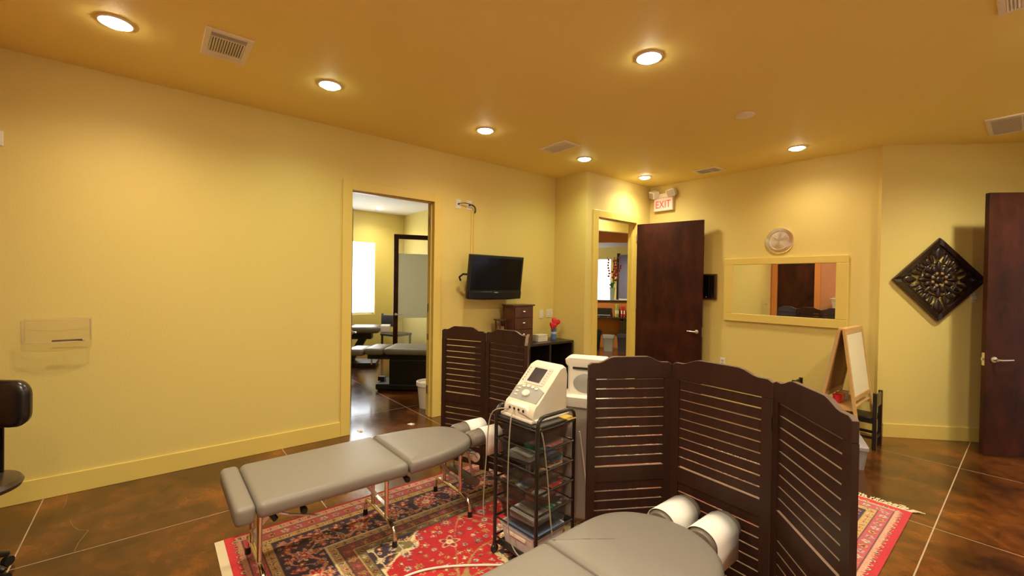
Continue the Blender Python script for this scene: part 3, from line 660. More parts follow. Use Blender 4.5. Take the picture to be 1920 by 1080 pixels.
# ------------------------------------------------------------------ treatment tables
def trestle(t, y, brace):
    f = MB().tube([(-.225, y, .02), (-.222, y, .075), (-.195, y, .105), (-.12, y, .115), (.12, y, .115), (.195, y, .105), (.222, y, .075), (.225, y, .02)], .0125, 10).build('foot_bar', chrome, t, 50)
    for sx in (-1, 1):
        MB().cyl((sx*.225, y, 0), (sx*.225, y, .035), .016, .014, 10).build('rubber_foot', black_pl, f)
        MB().cyl((sx*.105, y, .115), (sx*.105, y, .44), .0125, n=10).build('leg', chrome, t, 50)
    MB().bar((-.10, y, .19), (.10, y, .19), .022, .006).build('crossbar', steel, t)
    if brace: MB().bar((-.04, y, .20), (-.04, y+brace, .43), .020, .005, (1, 0, 0)).build('brace', steel, t)
def therapy_table(loc, label, tip, seam, pcov):
    t = thing('treatment_table', label, 'treatment table', (loc[0], loc[1], RZ), group='portable treatment tables')
    zt, zb, hw = .492, .415, .287
    cushion(rrect(-hw, hw, 0, .085, .026, 4), zb-.01, zt, .022, .002).build('foot_cushion', vinyl, t, 50)
    cushion(rrect(-hw, hw, .09, seam, .032, 4), zb, zt, .028, .004).build('main_cushion', vinyl, t, 50)
    prof = [(seam+.005+a, b) for a, b in tip]
    # smooth outline
    def cat(P, n=6):
        out = []
        for i in range(len(P)-1):
            p0, p1, p2, p3 = P[max(i-1, 0)], P[i], P[i+1], P[min(i+2, len(P)-1)]
            for k in range(n):
                u_ = k/n; out.append(tuple(.5*(2*p1[j]+(p2[j]-p0[j])*u_+(2*p0[j]-5*p1[j]+4*p2[j]-p3[j])*u_*u_+(3*p1[j]-p0[j]-3*p2[j]+p3[j])*u_**3) for j in (0, 1)))
        return out+[P[-1]]
    right = cat([(b, a) for a, b in prof]); left = [(-x, y) for x, y in right[::-1]][1:]
    cushion(right+left, zb, zt, .028, .004).build('head_cushion', vinyl, t, 50)
    ye = seam+tip[-1][0]
    for sx in (-1, 1): MB().bar((sx*.15, .12, zb-.013), (sx*.15, ye-.12, zb-.013), .03, .022).build('side_rail', steel, t)
    MB().box(-.2, .2, .10, ye-.12, zb-.004, zb+.012).build('deck_board', black_wood, t)
    for y, br in ((.13, .22), (.80, -.20), (1.325, -.18)): trestle(t, y, br)
    for y in (.30, .86): MB().tube([(.20, y, zb-.02), (.255, y, zb-.03), (.265, y, zb-.03)], [.010, .018, .014], 10).build('knob', black_pl, t, 50)
    lv = MB().tube([(.19, .16, .40), (.19, .24, .36), (.17, .38, .30)], .006, 8).build('release_lever', steel, t); MB().tube([(.19, .15, .41), (.195, .185, .355)], .014, 10).build('grip', black_pl, lv)
    # head pads wrapped in paper
    for sx in (-1, 1):
        cx = sx*.093
        def sec(k, gx=.070): return [(cx+gx*k*math.cos(R(a)), None, zb+.035+(.060*k*math.sin(R(a)) if a <= 180 else .05*k*math.sin(R(a)))) for a in range(0, 360, 20)]
        y0 = ye-.015; y1 = ye+.245
        rings = [[(x, y, z) for x, _, z in sec(k)] for k, y in ((.80, y0), (.97, y0+.02), (1, y0+.05), (1, y1-.03), (.97, y1-.012), (.8, y1))]
        pad = MB().loft(rings).build('head_pad', vinyl_d, t, 60)
        # paper strip draped over the pad
        arc = [(cx+.0735*math.cos(R(a)), zb+.036+.0635*math.sin(R(a))) for a in range(0, 181, 12)]
        lo = (-sx*.0+.075)
        outp = [(cx+.0735, zb-.075 if sx > 0 else zb-.02)]+[(cx+.0735, zb)]+arc+[(cx-.0735, zb-.02)]
        inp = [(cx+(x-cx)*.98, z-.001) for x, z in outp]
        ring0 = [(x, y0+pcov[0], z) for x, z in outp]; rr_ = [(x, y1-pcov[1], z) for x, z in outp]
        v = ring0+rr_; n = len(outp); f = [(i, i+1, n+i+1, n+i) for i in range(n-1)]
        pp = MB().add(v, f).build('paper_cover', paper, pad, 60)
        sm = pp.modifiers.new('thickness', 'SOLIDIFY'); sm.thickness = .0015
    MB().bar((0, ye-.05, zb-.01), (0, ye+.22, zb-.03), .05, .012).build('head_bracket', black_pl, t)
    MB().cyl((-.14, ye+.03, .335), (.14, ye+.03, .335), .030, n=18).build('paper_roll', paper, t, 40)
    for sx in (-1, 1): MB().tube([(sx*.15, ye-.06, zb-.02), (sx*.15, ye-.0, .37), (sx*.15, ye+.03, .335)], .004, 6).build('roll_hanger', steel, t)
    MB().tube([(-.16, ye+.02, .175), (.16, ye+.02, .175)], .028, 14).build('foam_roller', vinyl_d, t, 40)
    for sx in (-1, 1): MB().tube([(sx*.12, ye-.03, zb-.02), (sx*.12, ye+.02, .175)], .008, 8).build('roller_arm', steel, t)
    return t
therapy_table((-2.57, .29), 'taupe padded treatment table with chrome legs near the left wall', [(0, .287), (.10, .283), (.25, .265), (.40, .222), (.49, .17), (.530, .10), (.540, .035)], .862, (.105, .004))
therapy_table((-.978, .385), 'nearest taupe treatment table with head pads against the three-panel screen', [(0, .287), (.15, .289), (.30, .286), (.39, .262), (.47, .208), (.53, .12), (.553, .04)], .862, (.012, .05))

# ------------------------------------------------------------------ rolling drawer cart
cc = Vector((-1.795, 1.675, RZ)); ct = thing('drawer_cart', 'black tube rolling cart with clear drawers between table and screen', 'cart', cc, R(4))
hx, hy, zt = .160, .152, .842
for sx in (-1, 1):
    MB().tube([(sx*hx, -hy, .055), (sx*hx, -hy, zt-.05), (sx*hx, -hy+.008, zt-.022), (sx*hx, -hy+.026, zt-.005), (sx*hx, -hy+.05, zt), (sx*hx, hy-.05, zt), (sx*hx, hy-.026, zt-.005), (sx*hx, hy-.008, zt-.022), (sx*hx, hy, zt-.05), (sx*hx, hy, .055)], .0105, 10).build('side_hoop', black_met, ct, 50)
    for k in range(7): MB().cyl((sx*hx, -hy, .10+k*.112), (sx*hx, hy, .10+k*.112), .0065, n=8).build('rung', black_met, ct, 50)
    for sy in (-1, 1):
        c_ = MB().lathe([(.022, -.009), (.025, -.005), (.025, .005), (.022, .009)], 16, (sx*hx, sy*hy, .025), 'x').build('caster', black_pl, ct, 40)
        MB().cyl((sx*hx, sy*hy, .03), (sx*hx, sy*hy, .062), .012, n=8).build('caster_stem', black_met, c_)
for k in range(7):
    for sy in (-1, 1): MB().cyl((-hx, sy*hy, .10+k*.112), (hx, sy*hy, .10+k*.112), .005, n=8).build('crossbar', black_met, ct, 50)
top = box(-hx+.006, hx-.006, -hy+.006, hy-.006, .778, .788).build('top_shelf', mat('dark glass shelf', (.03, .03, .028), .08), ct, bevel=.002)
def tub(par, w_, d_, h_, z, m, name='drawer', taper=.92, th=.004):
    po = rrect(-w_/2, w_/2, -d_/2, d_/2, .02, 3)
    R0 = [[(x*k, y*k, zz) for x, y in po] for k, zz in ((taper, z), (1, z+h_-.008), (1.04, z+h_-.006), (1.04, z+h_), (.97, z+h_), (taper*.97, z+th))]
    return MB().loft(R0).build(name, m, par, 40)
for k, (h_) in enumerate((.085, .085, .085, .085, .085)):
    z = .222+k*.112
    tub(ct, .285, .275, h_, z, smoke_pl)
def inside(name, label, cat, boxes, z):
    for i, (x, y, sx, sy, sz, m, rz) in enumerate(boxes):
        p = Matrix.Rotation(R(4), 4, 'Z') @ Vector((x, y, 0)) + cc
        t = thing(name[i], label[i], cat[i], (p.x, p.y, RZ+z), R(4+rz)); MB().loft([[(a, b, q) for a, b in rrect(-sx/2, sx/2, -sy/2, sy/2, min(sx, sy)*.15, 3)] for q in (0, sz)]).build('body', m, t, bevel=.002); box(-sx*.3, sx*.3, -sy*.3, sy*.3, sz, sz+.002).build('label_patch', white_pl if i % 2 == 0 else blue_pl, t)
inside(['electrode_pack']*3, ['white and green electrode pack in the upper cart drawer', 'blue topped packet lying in the upper cart drawer', 'teal packet at the back of the upper cart drawer'], ['packet']*3,
       [(-.03, -.06, .16, .10, .03, mat('pale card', (.60, .62, .55), .6), 8), (.06, .06, .14, .09, .025, mat('teal card', (.08, .22, .24), .5), -12), (-.07, .07, .10, .08, .03, green_pl, 5)], .564)
inside(['electrode_pack']*2, ['rust coloured pouch in the middle cart drawer', 'pale pouch in the middle cart drawer'], ['packet']*2, [(.05, 0, .14, .12, .03, mat('rust card', (.30, .10, .05), .6), 14), (-.08, .03, .09, .14, .03, grey_pl, -6)], .340)
inside(['folded_towel', 'electrode_pack'], ['white folded cloth in the lowest cart drawer', 'green packet in the lowest cart drawer'], ['cloth', 'packet'], [(.0, -.03, .20, .15, .035, paper, 4), (-.02, .09, .16, .07, .03, green_pl, -4)], .228)
bp_ = Matrix.Rotation(R(4), 4, 'Z') @ Vector((0, -.005, 0)) + cc
bx = thing('storage_box', 'frosted plastic storage box with blue contents at the cart bottom', 'box', (bp_.x, bp_.y, RZ+.068), R(4))
box(-hx+.004, hx-.004, -hy+.004, hy-.004, .058, .066).build('bottom_shelf', black_met, ct)
tub(bx, .268, .262, .118, 0, clear_pl, 'tub', .86)
box(-.108, .108, -.108, .108, .012, .112).build('blue_cloth', blue_pl, bx, bevel=.01)
MB().loft([[(x*k, y*k, z) for x, y in rrect(-.133, .133, -.13, .13, .02, 3)] for k, z in ((1, .116), (1, .126), (.93, .128))]).build('lid', mat('clear lid', (.55, .62, .75), .2, alpha=.15), bx, 40)
box(-.07, .07, -.134, -.126, .078, .092).build('clip', white_pl, bx)
# ------------------------------------------------------------------ electrotherapy unit on the cart
mp = Vector((-1.822, 1.70, RZ+.789)); eu = thing('electrotherapy_unit', 'cream and grey electrotherapy console on top of the cart', 'medical device', mp, R(2))
hw = .120
prof = [(-.135, .0), (-.145, .02), (-.142, .055), (-.125, .085), (-.10, .10), (.085, .275), (.115, .285), (.135, .272), (.145, .24), (.14, 0)]
def ysec(sx, k, cut=0): return [(sx*k, y, z) for y, z in prof]
MB().loft([[(x, y*k2, z*k3) for y, z in prof] for x, k2, k3 in ((-hw, .93, .965), (-hw+.010, .985, .99), (-hw+.022, 1, 1), (hw-.022, 1, 1), (hw-.010, .985, .99), (hw, .93, .965))]).build('housing', beige_pl, eu, 40)
box(-hw-.008, hw+.008, -.155, .15, 0, .018).build('base_plate', white_pl, eu, bevel=.006)
sl = math.atan2(.175, .185); cn, sn = math.cos(sl), math.sin(sl)
def face(u_, v_, h=0): return Vector((u_, -.10+v_*cn-h*sn, .10+v_*sn+h*cn))       # u across, v up the slope
def plate(par, name, poly, h0, h1, m, bev=0):
    return MB().loft([[face(a, b, h0) for a, b in poly], [face(a, b, h1) for a, b in poly]]).build(name, m, par, 40, bev)
plate(eu, 'control_panel', [(-.108, -.005), (.108, -.005), (.112, .075), (.05, .098), (-.05, .098), (-.112, .075)], -.004, .003, grey_pl)
plate(eu, 'display_bezel', rrect(-.078, .078, .108, .232, .012), -.003, .0035, mat('pale bezel', (.66, .58, .50), .4))
plate(eu, 'display', rrect(-.058, .040, .122, .220, .004), .003, .005, mat('dark display', (.06, .045, .05), .08))
k_ = plate(eu, 'jog_dial', [(-.0+.027*math.cos(R(a)), .040+.021*math.sin(R(a))) for a in range(0, 360, 18)], .002, .016, white_pl, .004)
for a, b in ((-.05, .083), (-.018, .088), (.018, .088), (.05, .083)): plate(eu, 'soft_key', [(a+.013*math.cos(R(q)), b+.008*math.sin(R(q))) for q in range(0, 360, 24)], .002, .007, white_pl)
for a, b in ((-.072, .020), (-.078, .042), (-.074, .064)): plate(eu, 'side_key', rrect(a-.012, a+.012, b-.004, b+.004, .003, 2), .002, .006, white_pl)
for q in range(6):
    for sx in (-.094, .062): plate(eu, 'menu_key', rrect(sx-.006, sx+.006, .122+q*.018, .127+q*.018, .002, 2), .002, .005, mat('key grey', (.45, .40, .35), .5))
MB().loft([[(x, -.147, z) for x, z in rrect(-.085, .085, .018, .075, .025, 5)], [(x, -.120, z) for x, z in rrect(-.095, .095, .012, .088, .03, 5)]]).build('connector_block', white_pl, eu, 40, .004)
for sx in (-.055, -.018, .018, .055): MB().lathe([(.008, -.001), (.008, .001)], 12, (sx, -.1480, .055), 'y').build('socket', black_pl, eu)
lead = mat('lead grey', (.34, .30, .22), .5)
tag(box(-.05, .05, -.035, .035, 0, .004).build('note_card', mat('yellow card', (.62, .42, .06), .6)), 'small yellow card lying on the cart top', 'card').location = (-1.675, 1.80, RZ+.789)
def cable(label, pts, r=.0036, m=lead, n=6, name='cable'):
    P = [Vector(p) for p in pts]; out = []
    for i in range(len(P)-1):
        p0, p1, p2, p3 = P[max(i-1, 0)], P[i], P[i+1], P[min(i+2, len(P)-1)]
        for k in range(6):
            u_ = k/6; out.append(.5*(2*p1+(p2-p0)*u_+(2*p0-5*p1+4*p2-p3)*u_*u_+(3*p1-p0-3*p2+p3)*u_**3))
    out.append(P[-1])
    return tag(MB().tube(out, r, n).build(name, m, smooth=60), label, 'cable')
cable('grey electrode lead hanging down the left post of the cart', [(-1.88, 1.55, .845), (-1.965, 1.49, .80), (-1.985, 1.475, .55), (-2.00, 1.47, .30), (-1.985, 1.465, .22)])
cable('grey electrode lead hanging down the middle of the cart front', [(-1.835, 1.55, .845), (-1.815, 1.51, .79), (-1.805, 1.49, .55), (-1.80, 1.49, .25), (-1.77, 1.50, .13), (-1.70, 1.50, .10)])
cable('grey electrode lead hanging beside the right post of the cart', [(-1.80, 1.55, .845), (-1.64, 1.56, .80), (-1.625, 1.60, .60), (-1.605, 1.62, .3), (-1.595, 1.64, .14)])
cable('white power cord lying across the rug toward the near table', [(-1.66, 1.64, .02), (-1.86, 1.42, .016), (-2.02, 1.18, .016), (-2.06, 1.0, .016), (-2.02, .84, .016)], .006, white_pl, 8)
cable('white flex looping behind the cart by the screen edge', [(-1.66, 1.90, .70), (-1.64, 1.93, .45), (-1.60, 1.92, .25), (-1.56, 1.90, .12), (-1.62, 1.86, .02), (-1.70, 1.88, .016)], .004, white_pl)
# ------------------------------------------------------------------ white standing unit behind the cart
wu = thing('therapy_unit', 'white and grey standing unit with handle behind the three-panel screen', 'medical device', (-1.855, 2.185, RZ), R(30)); wu.scale = (1, 1, .973)
MB().loft([[(x, y, z) for x, y in rrect(-.13*k, .13*k, -.12*k, .12*k, .03, 4)] for k, z in ((.9, .06), (1, .09), (1, .80))]).build('cabinet', mat('warm grey plastic', (.42, .37, .33), .5), wu, 40)
MB().loft([[(x, y, z) for x, y in rrect(-.145*k, .145*k, -.135*k, .135*k, .03, 4)] for k, z in ((1, .79), (1.02, .81), (1, .85), (.9, .86))]).build('deck', white_pl, wu, 40)
MB().loft([[(x, y, z) for x, y in rrect(-hx_, hx_, -.06+o_, .10+o_, .03, 4)] for hx_, o_, z in ((.115, .0, .855), (.118, .005, .95), (.120, .012, 1.03), (.135, .012, 1.045), (.14, .012, 1.075), (.125, .012, 1.09))]).build('head', white_pl, wu, 40)
MB().loft([[(.075*math.cos(R(a))*k, -.0635+y, .93+.062*math.sin(R(a))*k) for a in range(0, 360, 18)] for k, y in ((1, .012), (1, 0), (.9, -.004))]).build('grey_panel', grey_pl, wu, 40)
box(-.08, .08, -.062, -.045, 1.022, 1.034).build('handle_slot', black_pl, wu)
for sx in (-.1, .1):
    for sy in (-.09, .09): MB().lathe([(.028, -.012), (.028, .012)], 14, (sx, sy, .030), 'x').build('caster', black_pl, wu)
# ------------------------------------------------------------------ sideboard corner
sb = thing('sideboard', 'black open-fronted sideboard in the corner below the television', 'sideboard', (A+.02, 3.05, 0))
SW, SL, SH = .405, 1.33, .795
box(0, SW, 0, SL, SH-.03, SH).build('top', desk_wood, sb, bevel=.003)
for y in (0, .44, .88, SL-.03): box(.01, SW-.005, y, y+.028, .03, SH-.03).build('upright', desk_wood, sb)
box(.0, .012, 0, SL, .03, SH-.03).build('back_panel', black_wood, sb); box(.01, SW-.005, 0, SL, .03, .06).build('bottom', desk_wood, sb); box(.012, SW-.02, .03, SL-.03, .40, .42).build('shelf', desk_wood, sb)
for y in (.02, SL-.06):
    for x in (.02, SW-.06): box(x, x+.04, y, y+.04, 0, .03).build('foot', desk_wood, sb)
dc = thing('drawer_chest', 'small mahogany three-drawer chest on the sideboard', 'chest', (-4.18, 3.575, SH), R(90))
box(-.165, .165, -.10, .10, 0, .47).build('carcass', chest_wood, dc); box(-.185, .185, -.118, .105, .47, .488).build('top', chest_wood, dc, bevel=.003); box(-.175, .175, -.108, .105, 0, .025).build('plinth', chest_wood, dc)
for k in range(3):
    dr = box(-.145, .145, -.112, -.099, .04+k*.143, .172+k*.143).build('drawer', chest_wood, dc, bevel=.003)
    MB().ball((0, -.122, .115+k*.143), (.022, .012, .012), 12, 6).build('knob', steel, dr, 40)
ln = thing('wooden_lantern', 'small dark wooden lantern beside the drawer chest', 'lantern', (-4.22, 3.33, SH), R(90))
for sx in (-.045, .045):
    for sy in (-.045, .045): box(sx-.007, sx+.007, sy-.007, sy+.007, .02, .29).build('post', chest_wood, ln)
box(-.06, .06, -.06, .06, 0, .02).build('base', chest_wood, ln); box(-.065, .065, -.065, .065, .29, .308).build('roof', chest_wood, ln, bevel=.003); box(-.03, .03, -.03, .03, .02, .22).build('candle', mat('amber wax', (.28, .18, .08), .5), ln)
for i, (z, l) in enumerate(((0, 'lower white box of the pair on the sideboard'), (.045, 'upper cream box of the pair on the sideboard'))):
    t = thing('small_box', l, 'box', (-4.14, 3.93, SH+z), R(90+4*i)); box(-.085, .085, -.055, .055, 0, .032).build('tray', beige_pl, t, bevel=.004); box(-.088, .088, -.058, .058, .030, .043).build('lid', white_pl if i == 0 else beige_pl, t, bevel=.004)
vs_ = thing('vase', 'blue glass vase holding two red paper hearts on the sideboard', 'vase', (-4.16, 4.20, SH))
MB().lathe([(.040, 0), (.044, .02), (.036, .07), (.036, .13), (.042, .15), (.037, .15), (.031, .12), (.032, .05), (.0001, .012)], 24).build('glass_body', mat('blue vase glass', (.12, .20, .42), .1, alpha=.85), vs_, 40)
MB().lathe([(.0375, .075), (.0382, .08), (.0382, .10), (.0375, .105)], 24).build('band', mat('pale blue band', (.45, .52, .62), .3), vs_, 40)
def heart(par, c, s, rz, rx, m):
    poly = []
    for i in range(28):
        a = 2*math.pi*i/28; poly.append((s*.0625*16*math.sin(a)**3, s*.0625*(13*math.cos(a)-5*math.cos(2*a)-2*math.cos(3*a)-math.cos(4*a))))
    o = MB().loft([[(x*k, y, z*k) for x, z in poly] for k, y in ((.6, -.022), (.92, -.014), (1, 0), (.92, .014), (.6, .022))]).build('heart', m, par, 50); o.location = c; o.rotation_euler = (rx, R(25), rz); return o
heart(vs_, (.02, -.035, .19), .058, R(75), 0, red_pl); heart(vs_, (-.01, .045, .235), .066, R(60), R(-8), red_pl)
for c in ((.01, -.02, .15), (0, .02, .16)): MB().cyl((0, 0, .03), c, .004, n=6).build('stem', green_pl, vs_)

# ------------------------------------------------------------------ television + wires
tv = thing('television', 'black flat television tilted on the wall above the sideboard', 'television', (-4.185, 3.215, 1.62), R(90), rx=R(7))
box(-.405, .405, -.022, .028, -.262, .262).build('case', black_pl, tv, bevel=.008)
box(-.375, .375, -.0245, -.020, -.155, .232).build('screen', mat('television screen', (.004, .004, .005), .12, spec=.25), tv)
MB().prism([(-.400, -.262), (.400, -.262), (.400, -.172), (-.400, -.172)], -.034, -.022, 'xz').build('speaker_bar', mat('gloss black', (.01, .01, .01), .15), tv, bevel=.006)
MB().prism([(-.40, -.262), (-.2, -.272), (.2, -.272), (.40, -.262)], -.030, .02, 'xz').build('chin', black_pl, tv)
box(-.028, .028, -.0352, -.034, -.187, -.180).build('badge', mat('badge silver', (.45, .42, .38), .4), tv)
box(-.15, .15, .028, .07, -.15, .15).build('back_bulge', black_pl, tv, bevel=.02); MB().bar((0, .07, 0), (0, .17, .02), .06, .06).build('mount_arm', black_met, tv)
box(-.12, .12, .165, .19, -.12, .12).build('wall_plate', black_met, tv)
MB().tube([(-.33, .03, .02), (-.43, .07, .02), (-.46, .10, -.02), (-.42, .13, -.06)], .012, 8).build('plug_cluster', black_pl, tv, 50)
def wallbox(name, label, cat, pos, rz, w_, h_, m, gang=0, parts=None):
    t = thing(name, label, cat, pos, rz); box(-w_/2, w_/2, -.006, 0, -h_/2, h_/2).build('plate', m, t, bevel=.002)
    if parts: parts(t)
    return t
def rockers(n):
    def f(t):
        for k in range(n): x = (k-(n-1)/2)*.046; box(x-.016, x+.016, -.010, -.006, -.033, .033).build('rocker', white_pl, t, bevel=.002)
    return f
def sockets(t):
    for z in (-.02, .02): box(-.016, .016, -.008, -.006, z-.014, z+.014).build('socket', mat('socket cream', (.55, .48, .36), .5), t, bevel=.003)
L90 = R(90)
def jack(t): MB().lathe([(.010, -.006), (.010, -.018), (.006, -.02)], 12, (0, 0, .0), 'y').build('jack', black_pl, t)
wallbox('cable_plate', 'white cable plate left of the pair above the television', 'wall plate', (A, 2.785, 2.48), L90, .072, .115, white_pl, parts=jack)
wallbox('cable_plate', 'white cable plate right of the pair above the television', 'wall plate', (A, 2.94, 2.482), L90, .072, .115, white_pl, parts=jack)
wallbox('light_switch', 'narrow white switch plate left of the pair above the sideboard', 'switch', (A, 4.168, 1.127), L90, .072, .118, white_pl, parts=rockers(1))
wallbox('light_switch', 'wide white double switch plate above the vase', 'switch', (A, 4.325, 1.133), L90, .118, .118, white_pl, parts=rockers(2))
wallbox('outlet_plate', 'white outlet plate low on the mirror wall above the screen', 'outlet', (-2.652, B2, .535), 0, .072, .115, white_pl, parts=sockets)
wallbox('wall_strobe', 'white box high on the wall at the left photo edge', 'wall box', (A, -.815, 2.456), L90, .10, .10, white_pl, parts=lambda t: box(-.03, .03, -.03, -.006, -.03, .03).build('lens', white_met, t))
wallbox('door_bumper', 'round white wall bumper under the carved panel beside the door', 'door stop', P0+U*.818+Vector((0, 0, 1.475)), AN, .045, .10, white_pl, parts=lambda t: MB().lathe([(.026, -.006), (.024, -.022), (.015, -.028)], 16, (0, 0, 0), 'y').build('pad', white_pl, t, 40))
cable('black cable looping from the left wall plate over to the raceway', [(A+.012, 2.785, 2.485), (A+.05, 2.86, 2.492), (A+.05, 2.97, 2.478), (A+.03, 3.02, 2.44), (A+.015, 3.022, 2.40)], .005, black_pl)
cable('black cable dropping from the right wall plate into the raceway', [(A+.012, 2.94, 2.482), (A+.045, 2.975, 2.470), (A+.03, 3.008, 2.43), (A+.015, 3.012, 2.39)], .004, black_pl)
rc = thing('cable_raceway', 'thin wall-coloured cable raceway running down to the television', 'raceway', (A, 3.0, 0), L90); box(-.03, -.012, -.010, 0, 1.62, 2.42).build('cover', trimp, rc, bevel=.002); box(.008, .026, -.010, 0, 1.62, 2.42).build('cover', trimp, rc, bevel=.002)

# ------------------------------------------------------------------ exit sign
es = thing('exit_sign', 'white exit sign with two emergency lamp heads above the dark door', 'exit sign', (-3.545, B2, 2.66), R(0))
box(-.155, .155, -.06, 0, 0, .20).build('sign_body', mat('pale sign body', (.80, .66, .52), .4), es, bevel=.006)
box(-.140, .140, -.0625, -.060, .015, .185).build('face', mat('lit sign face', (.85, .62, .52), .4, emit=(1, .45, .38), estr=.25), es)
box(-.165, .165, -.05, 0, .20, .262).build('battery_box', white_met, es, bevel=.008)
cu = bpy.data.curves.new('letters', 'FONT'); cu.body = 'EXIT'; cu.size = .155; cu.extrude = .0012; cu.align_x = 'CENTER'; cu.space_character = 1.02
co_ = bpy.data.objects.new('tmp', cu); col.objects.link(co_); bpy.context.view_layer.update()
me_ = bpy.data.meshes.new_from_object(co_.evaluated_get(bpy.context.evaluated_depsgraph_get())); bpy.data.objects.remove(co_)
me_.materials.clear(); me_.materials.append(mat('exit red', (.75, .06, .05), .4, emit=(1, .10, .07), estr=.35))
lt = bpy.data.objects.new('letters', me_); col.objects.link(lt); lt.parent = es; lt.location = (0, -.0635, .045); lt.rotation_euler = (R(90), 0, 0); lt.scale = (.78, 1, 1)
lamp_glass = mat('lamp lens', (.55, .48, .38), .1)
for sx in (-1, 1):
    hd = box(-.05, .05, -.06, .03, -.042, .042).build('lamp_head', white_met, es, bevel=.012); hd.location = (sx*.135, -.06, .258); hd.scale = (1.25, 1.2, 1.25); hd.rotation_euler = (R(18), R(-12 if sx > 0 else 18), R(-20 if sx < 0 else 8))
    box(-.038, .038, -.064, -.059, -.030, .030).build('lens', lamp_glass, hd, bevel=.006)

# ------------------------------------------------------------------ clock
ck = thing('wall_clock', 'round brushed metal clock above the framed mirror', 'clock', (-1.995, B2, 2.12))
brushed = bpy.data.materials.new('brushed dial'); brushed.use_nodes = True; nt = brushed.node_tree; b = nt.nodes['Principled BSDF']
b.inputs['Metallic'].default_value = 1; b.inputs['Base Color'].default_value = (.95, .93, .90, 1); b.inputs['Roughness'].default_value = .24; b.inputs['Anisotropic'].default_value = .85
tg = nt.nodes.new('ShaderNodeTangent'); tg.direction_type = 'RADIAL'; tg.axis = 'Y'; nt.links.new(tg.outputs['Tangent'], b.inputs['Tangent'])
MB().lathe([(.158, 0), (.158, -.012), (.150, -.022), (.112, -.026), (.108, -.020)], 64, axis='y').build('rim', brushed, ck, 30)
MB().lathe([(.0001, -.018), (.108, -.018)], 64, axis='y').build('dial', brushed, ck, 30)
for a, l, w2 in ((-62, .062, .007), (55, .090, .005)):
    MB().bar((0, -.030, 0), (l*math.sin(R(a)), -.030, l*math.cos(R(a))), w2, .002, (0, 1, 0)).build('hand', steel, ck)
MB().cyl((0, -.018, 0), (0, -.034, 0), .008, n=14).build('hub', steel, ck)
for k in range(12): MB().bar((.088*math.sin(R(30*k)), -.0185, .088*math.cos(R(30*k))), (.103*math.sin(R(30*k)), -.0185, .103*math.cos(R(30*k))), .004, .002, (0, 1, 0)).build('hour_mark', mat('mark grey', (.25, .23, .2), .4), ck)

# ------------------------------------------------------------------ mirror
mr = thing('framed_mirror', 'wide mirror in a mustard frame under the clock', 'mirror', (-1.975, B2, 1.515))
x0, x1, z0, z1 = -.555, .56, -.315, .318; fw = .112
for q in ((x0-fw, x1+fw, z1, z1+.085), (x0-fw, x1+fw, z0-.10, z0), (x0-fw, x0, z0, z1), (x1, x1+fw, z0, z1)): box(q[0], q[1], -.030, 0, q[2], q[3]).build('frame_rail', trimp, mr, bevel=.005)
gm = box(x0-.01, x1+.01, -.0065, -.0035, z0-.01, z1+.01).build('mirror_glass', mat('mirror silver', (.86, .87, .84), .01, metal=1), mr); gm.rotation_euler = (0, 0, R(.5)); gm.location = (0, -.009, 0)
# small dark wall box by the door
kb = thing('wall_box', 'small black framed box on the wall right of the dark door', 'wall box', (-2.865, B2, 1.542))
box(-.12, .12, -.035, 0, -.175, .175).build('case', chest_wood, kb, bevel=.003); box(-.10, .095, -.038, -.034, -.155, .155).build('dark_panel', mat('black lacquer', (.006, .005, .005), .12), kb); box(.02, .028, -.042, -.038, -.13, .14).build('edge_strip', black_pl, kb); MB().ball((-.01, -.044, -.14), .009, 10, 6).build('knob', steel, kb)

# ------------------------------------------------------------------ carved diamond panel
cp = thing('carved_panel', 'dark carved openwork wooden square hung as a diamond', 'wall art', P0+U*.478+N*.018+Vector((0, 0, 1.652)), AN)
S = .303
rot = lambda x, z: ((x-z)*.70711, (x+z)*.70711)
def rail(k):
    po = [(-S, -S), (S, -S), (S-.048, -S+.048), (-S+.048, -S+.048)]
    for _ in range(k): po = [(-z, x) for x, z in po]
    inn = [(x*1, z*1) for x, z in po]
    c0 = (sum(p[0] for p in po)/4, sum(p[1] for p in po)/4)
    return MB().loft([[(rot(x, z)[0], .0, rot(x, z)[1]) for x, z in po], [(rot(x, z)[0], -.018, rot(x, z)[1]) for x, z in po], [(rot(c0[0]+(x-c0[0])*f1, c0[1]+(z-c0[1])*f1)[0], -.032, rot(c0[0]+(x-c0[0])*f1, c0[1]+(z-c0[1])*f1)[1]) for x, z in po for f1 in (.86,)]])
for k in range(4): rail(k).build('frame_rail', carved_wood, cp)
for k in range(4):                                               # inner bead strips
    a = [(-S+.066, -S+.066), (S-.066, -S+.066)]
    for _ in range(k): a = [(-z, x) for x, z in a]
    MB().bar((rot(*a[0])[0], -.008, rot(*a[0])[1]), (rot(*a[1])[0], -.008, rot(*a[1])[1]), .013, .014, (0, 1, 0)).build('inner_strip', carved_wood, cp)
    for q in range(5):
        f_ = (q+.5)/5-.5; x = (a[0][0]+a[1][0])/2+(a[1][0]-a[0][0])*f_; z = (a[0][1]+a[1][1])/2+(a[1][1]-a[0][1])*f_; ox, oz = x*.068/(S-.066) if abs(x) > abs(z) else 0, z*.068/(S-.066) if abs(z) > abs(x) else 0
        p, r_ = rot(x, z), rot(x+ox*.4, z+oz*.4); MB().bar((p[0], -.008, p[1]), (r_[0], -.008, r_[1]), .016, .012, (0, 1, 0)).build('link', carved_wood, cp)
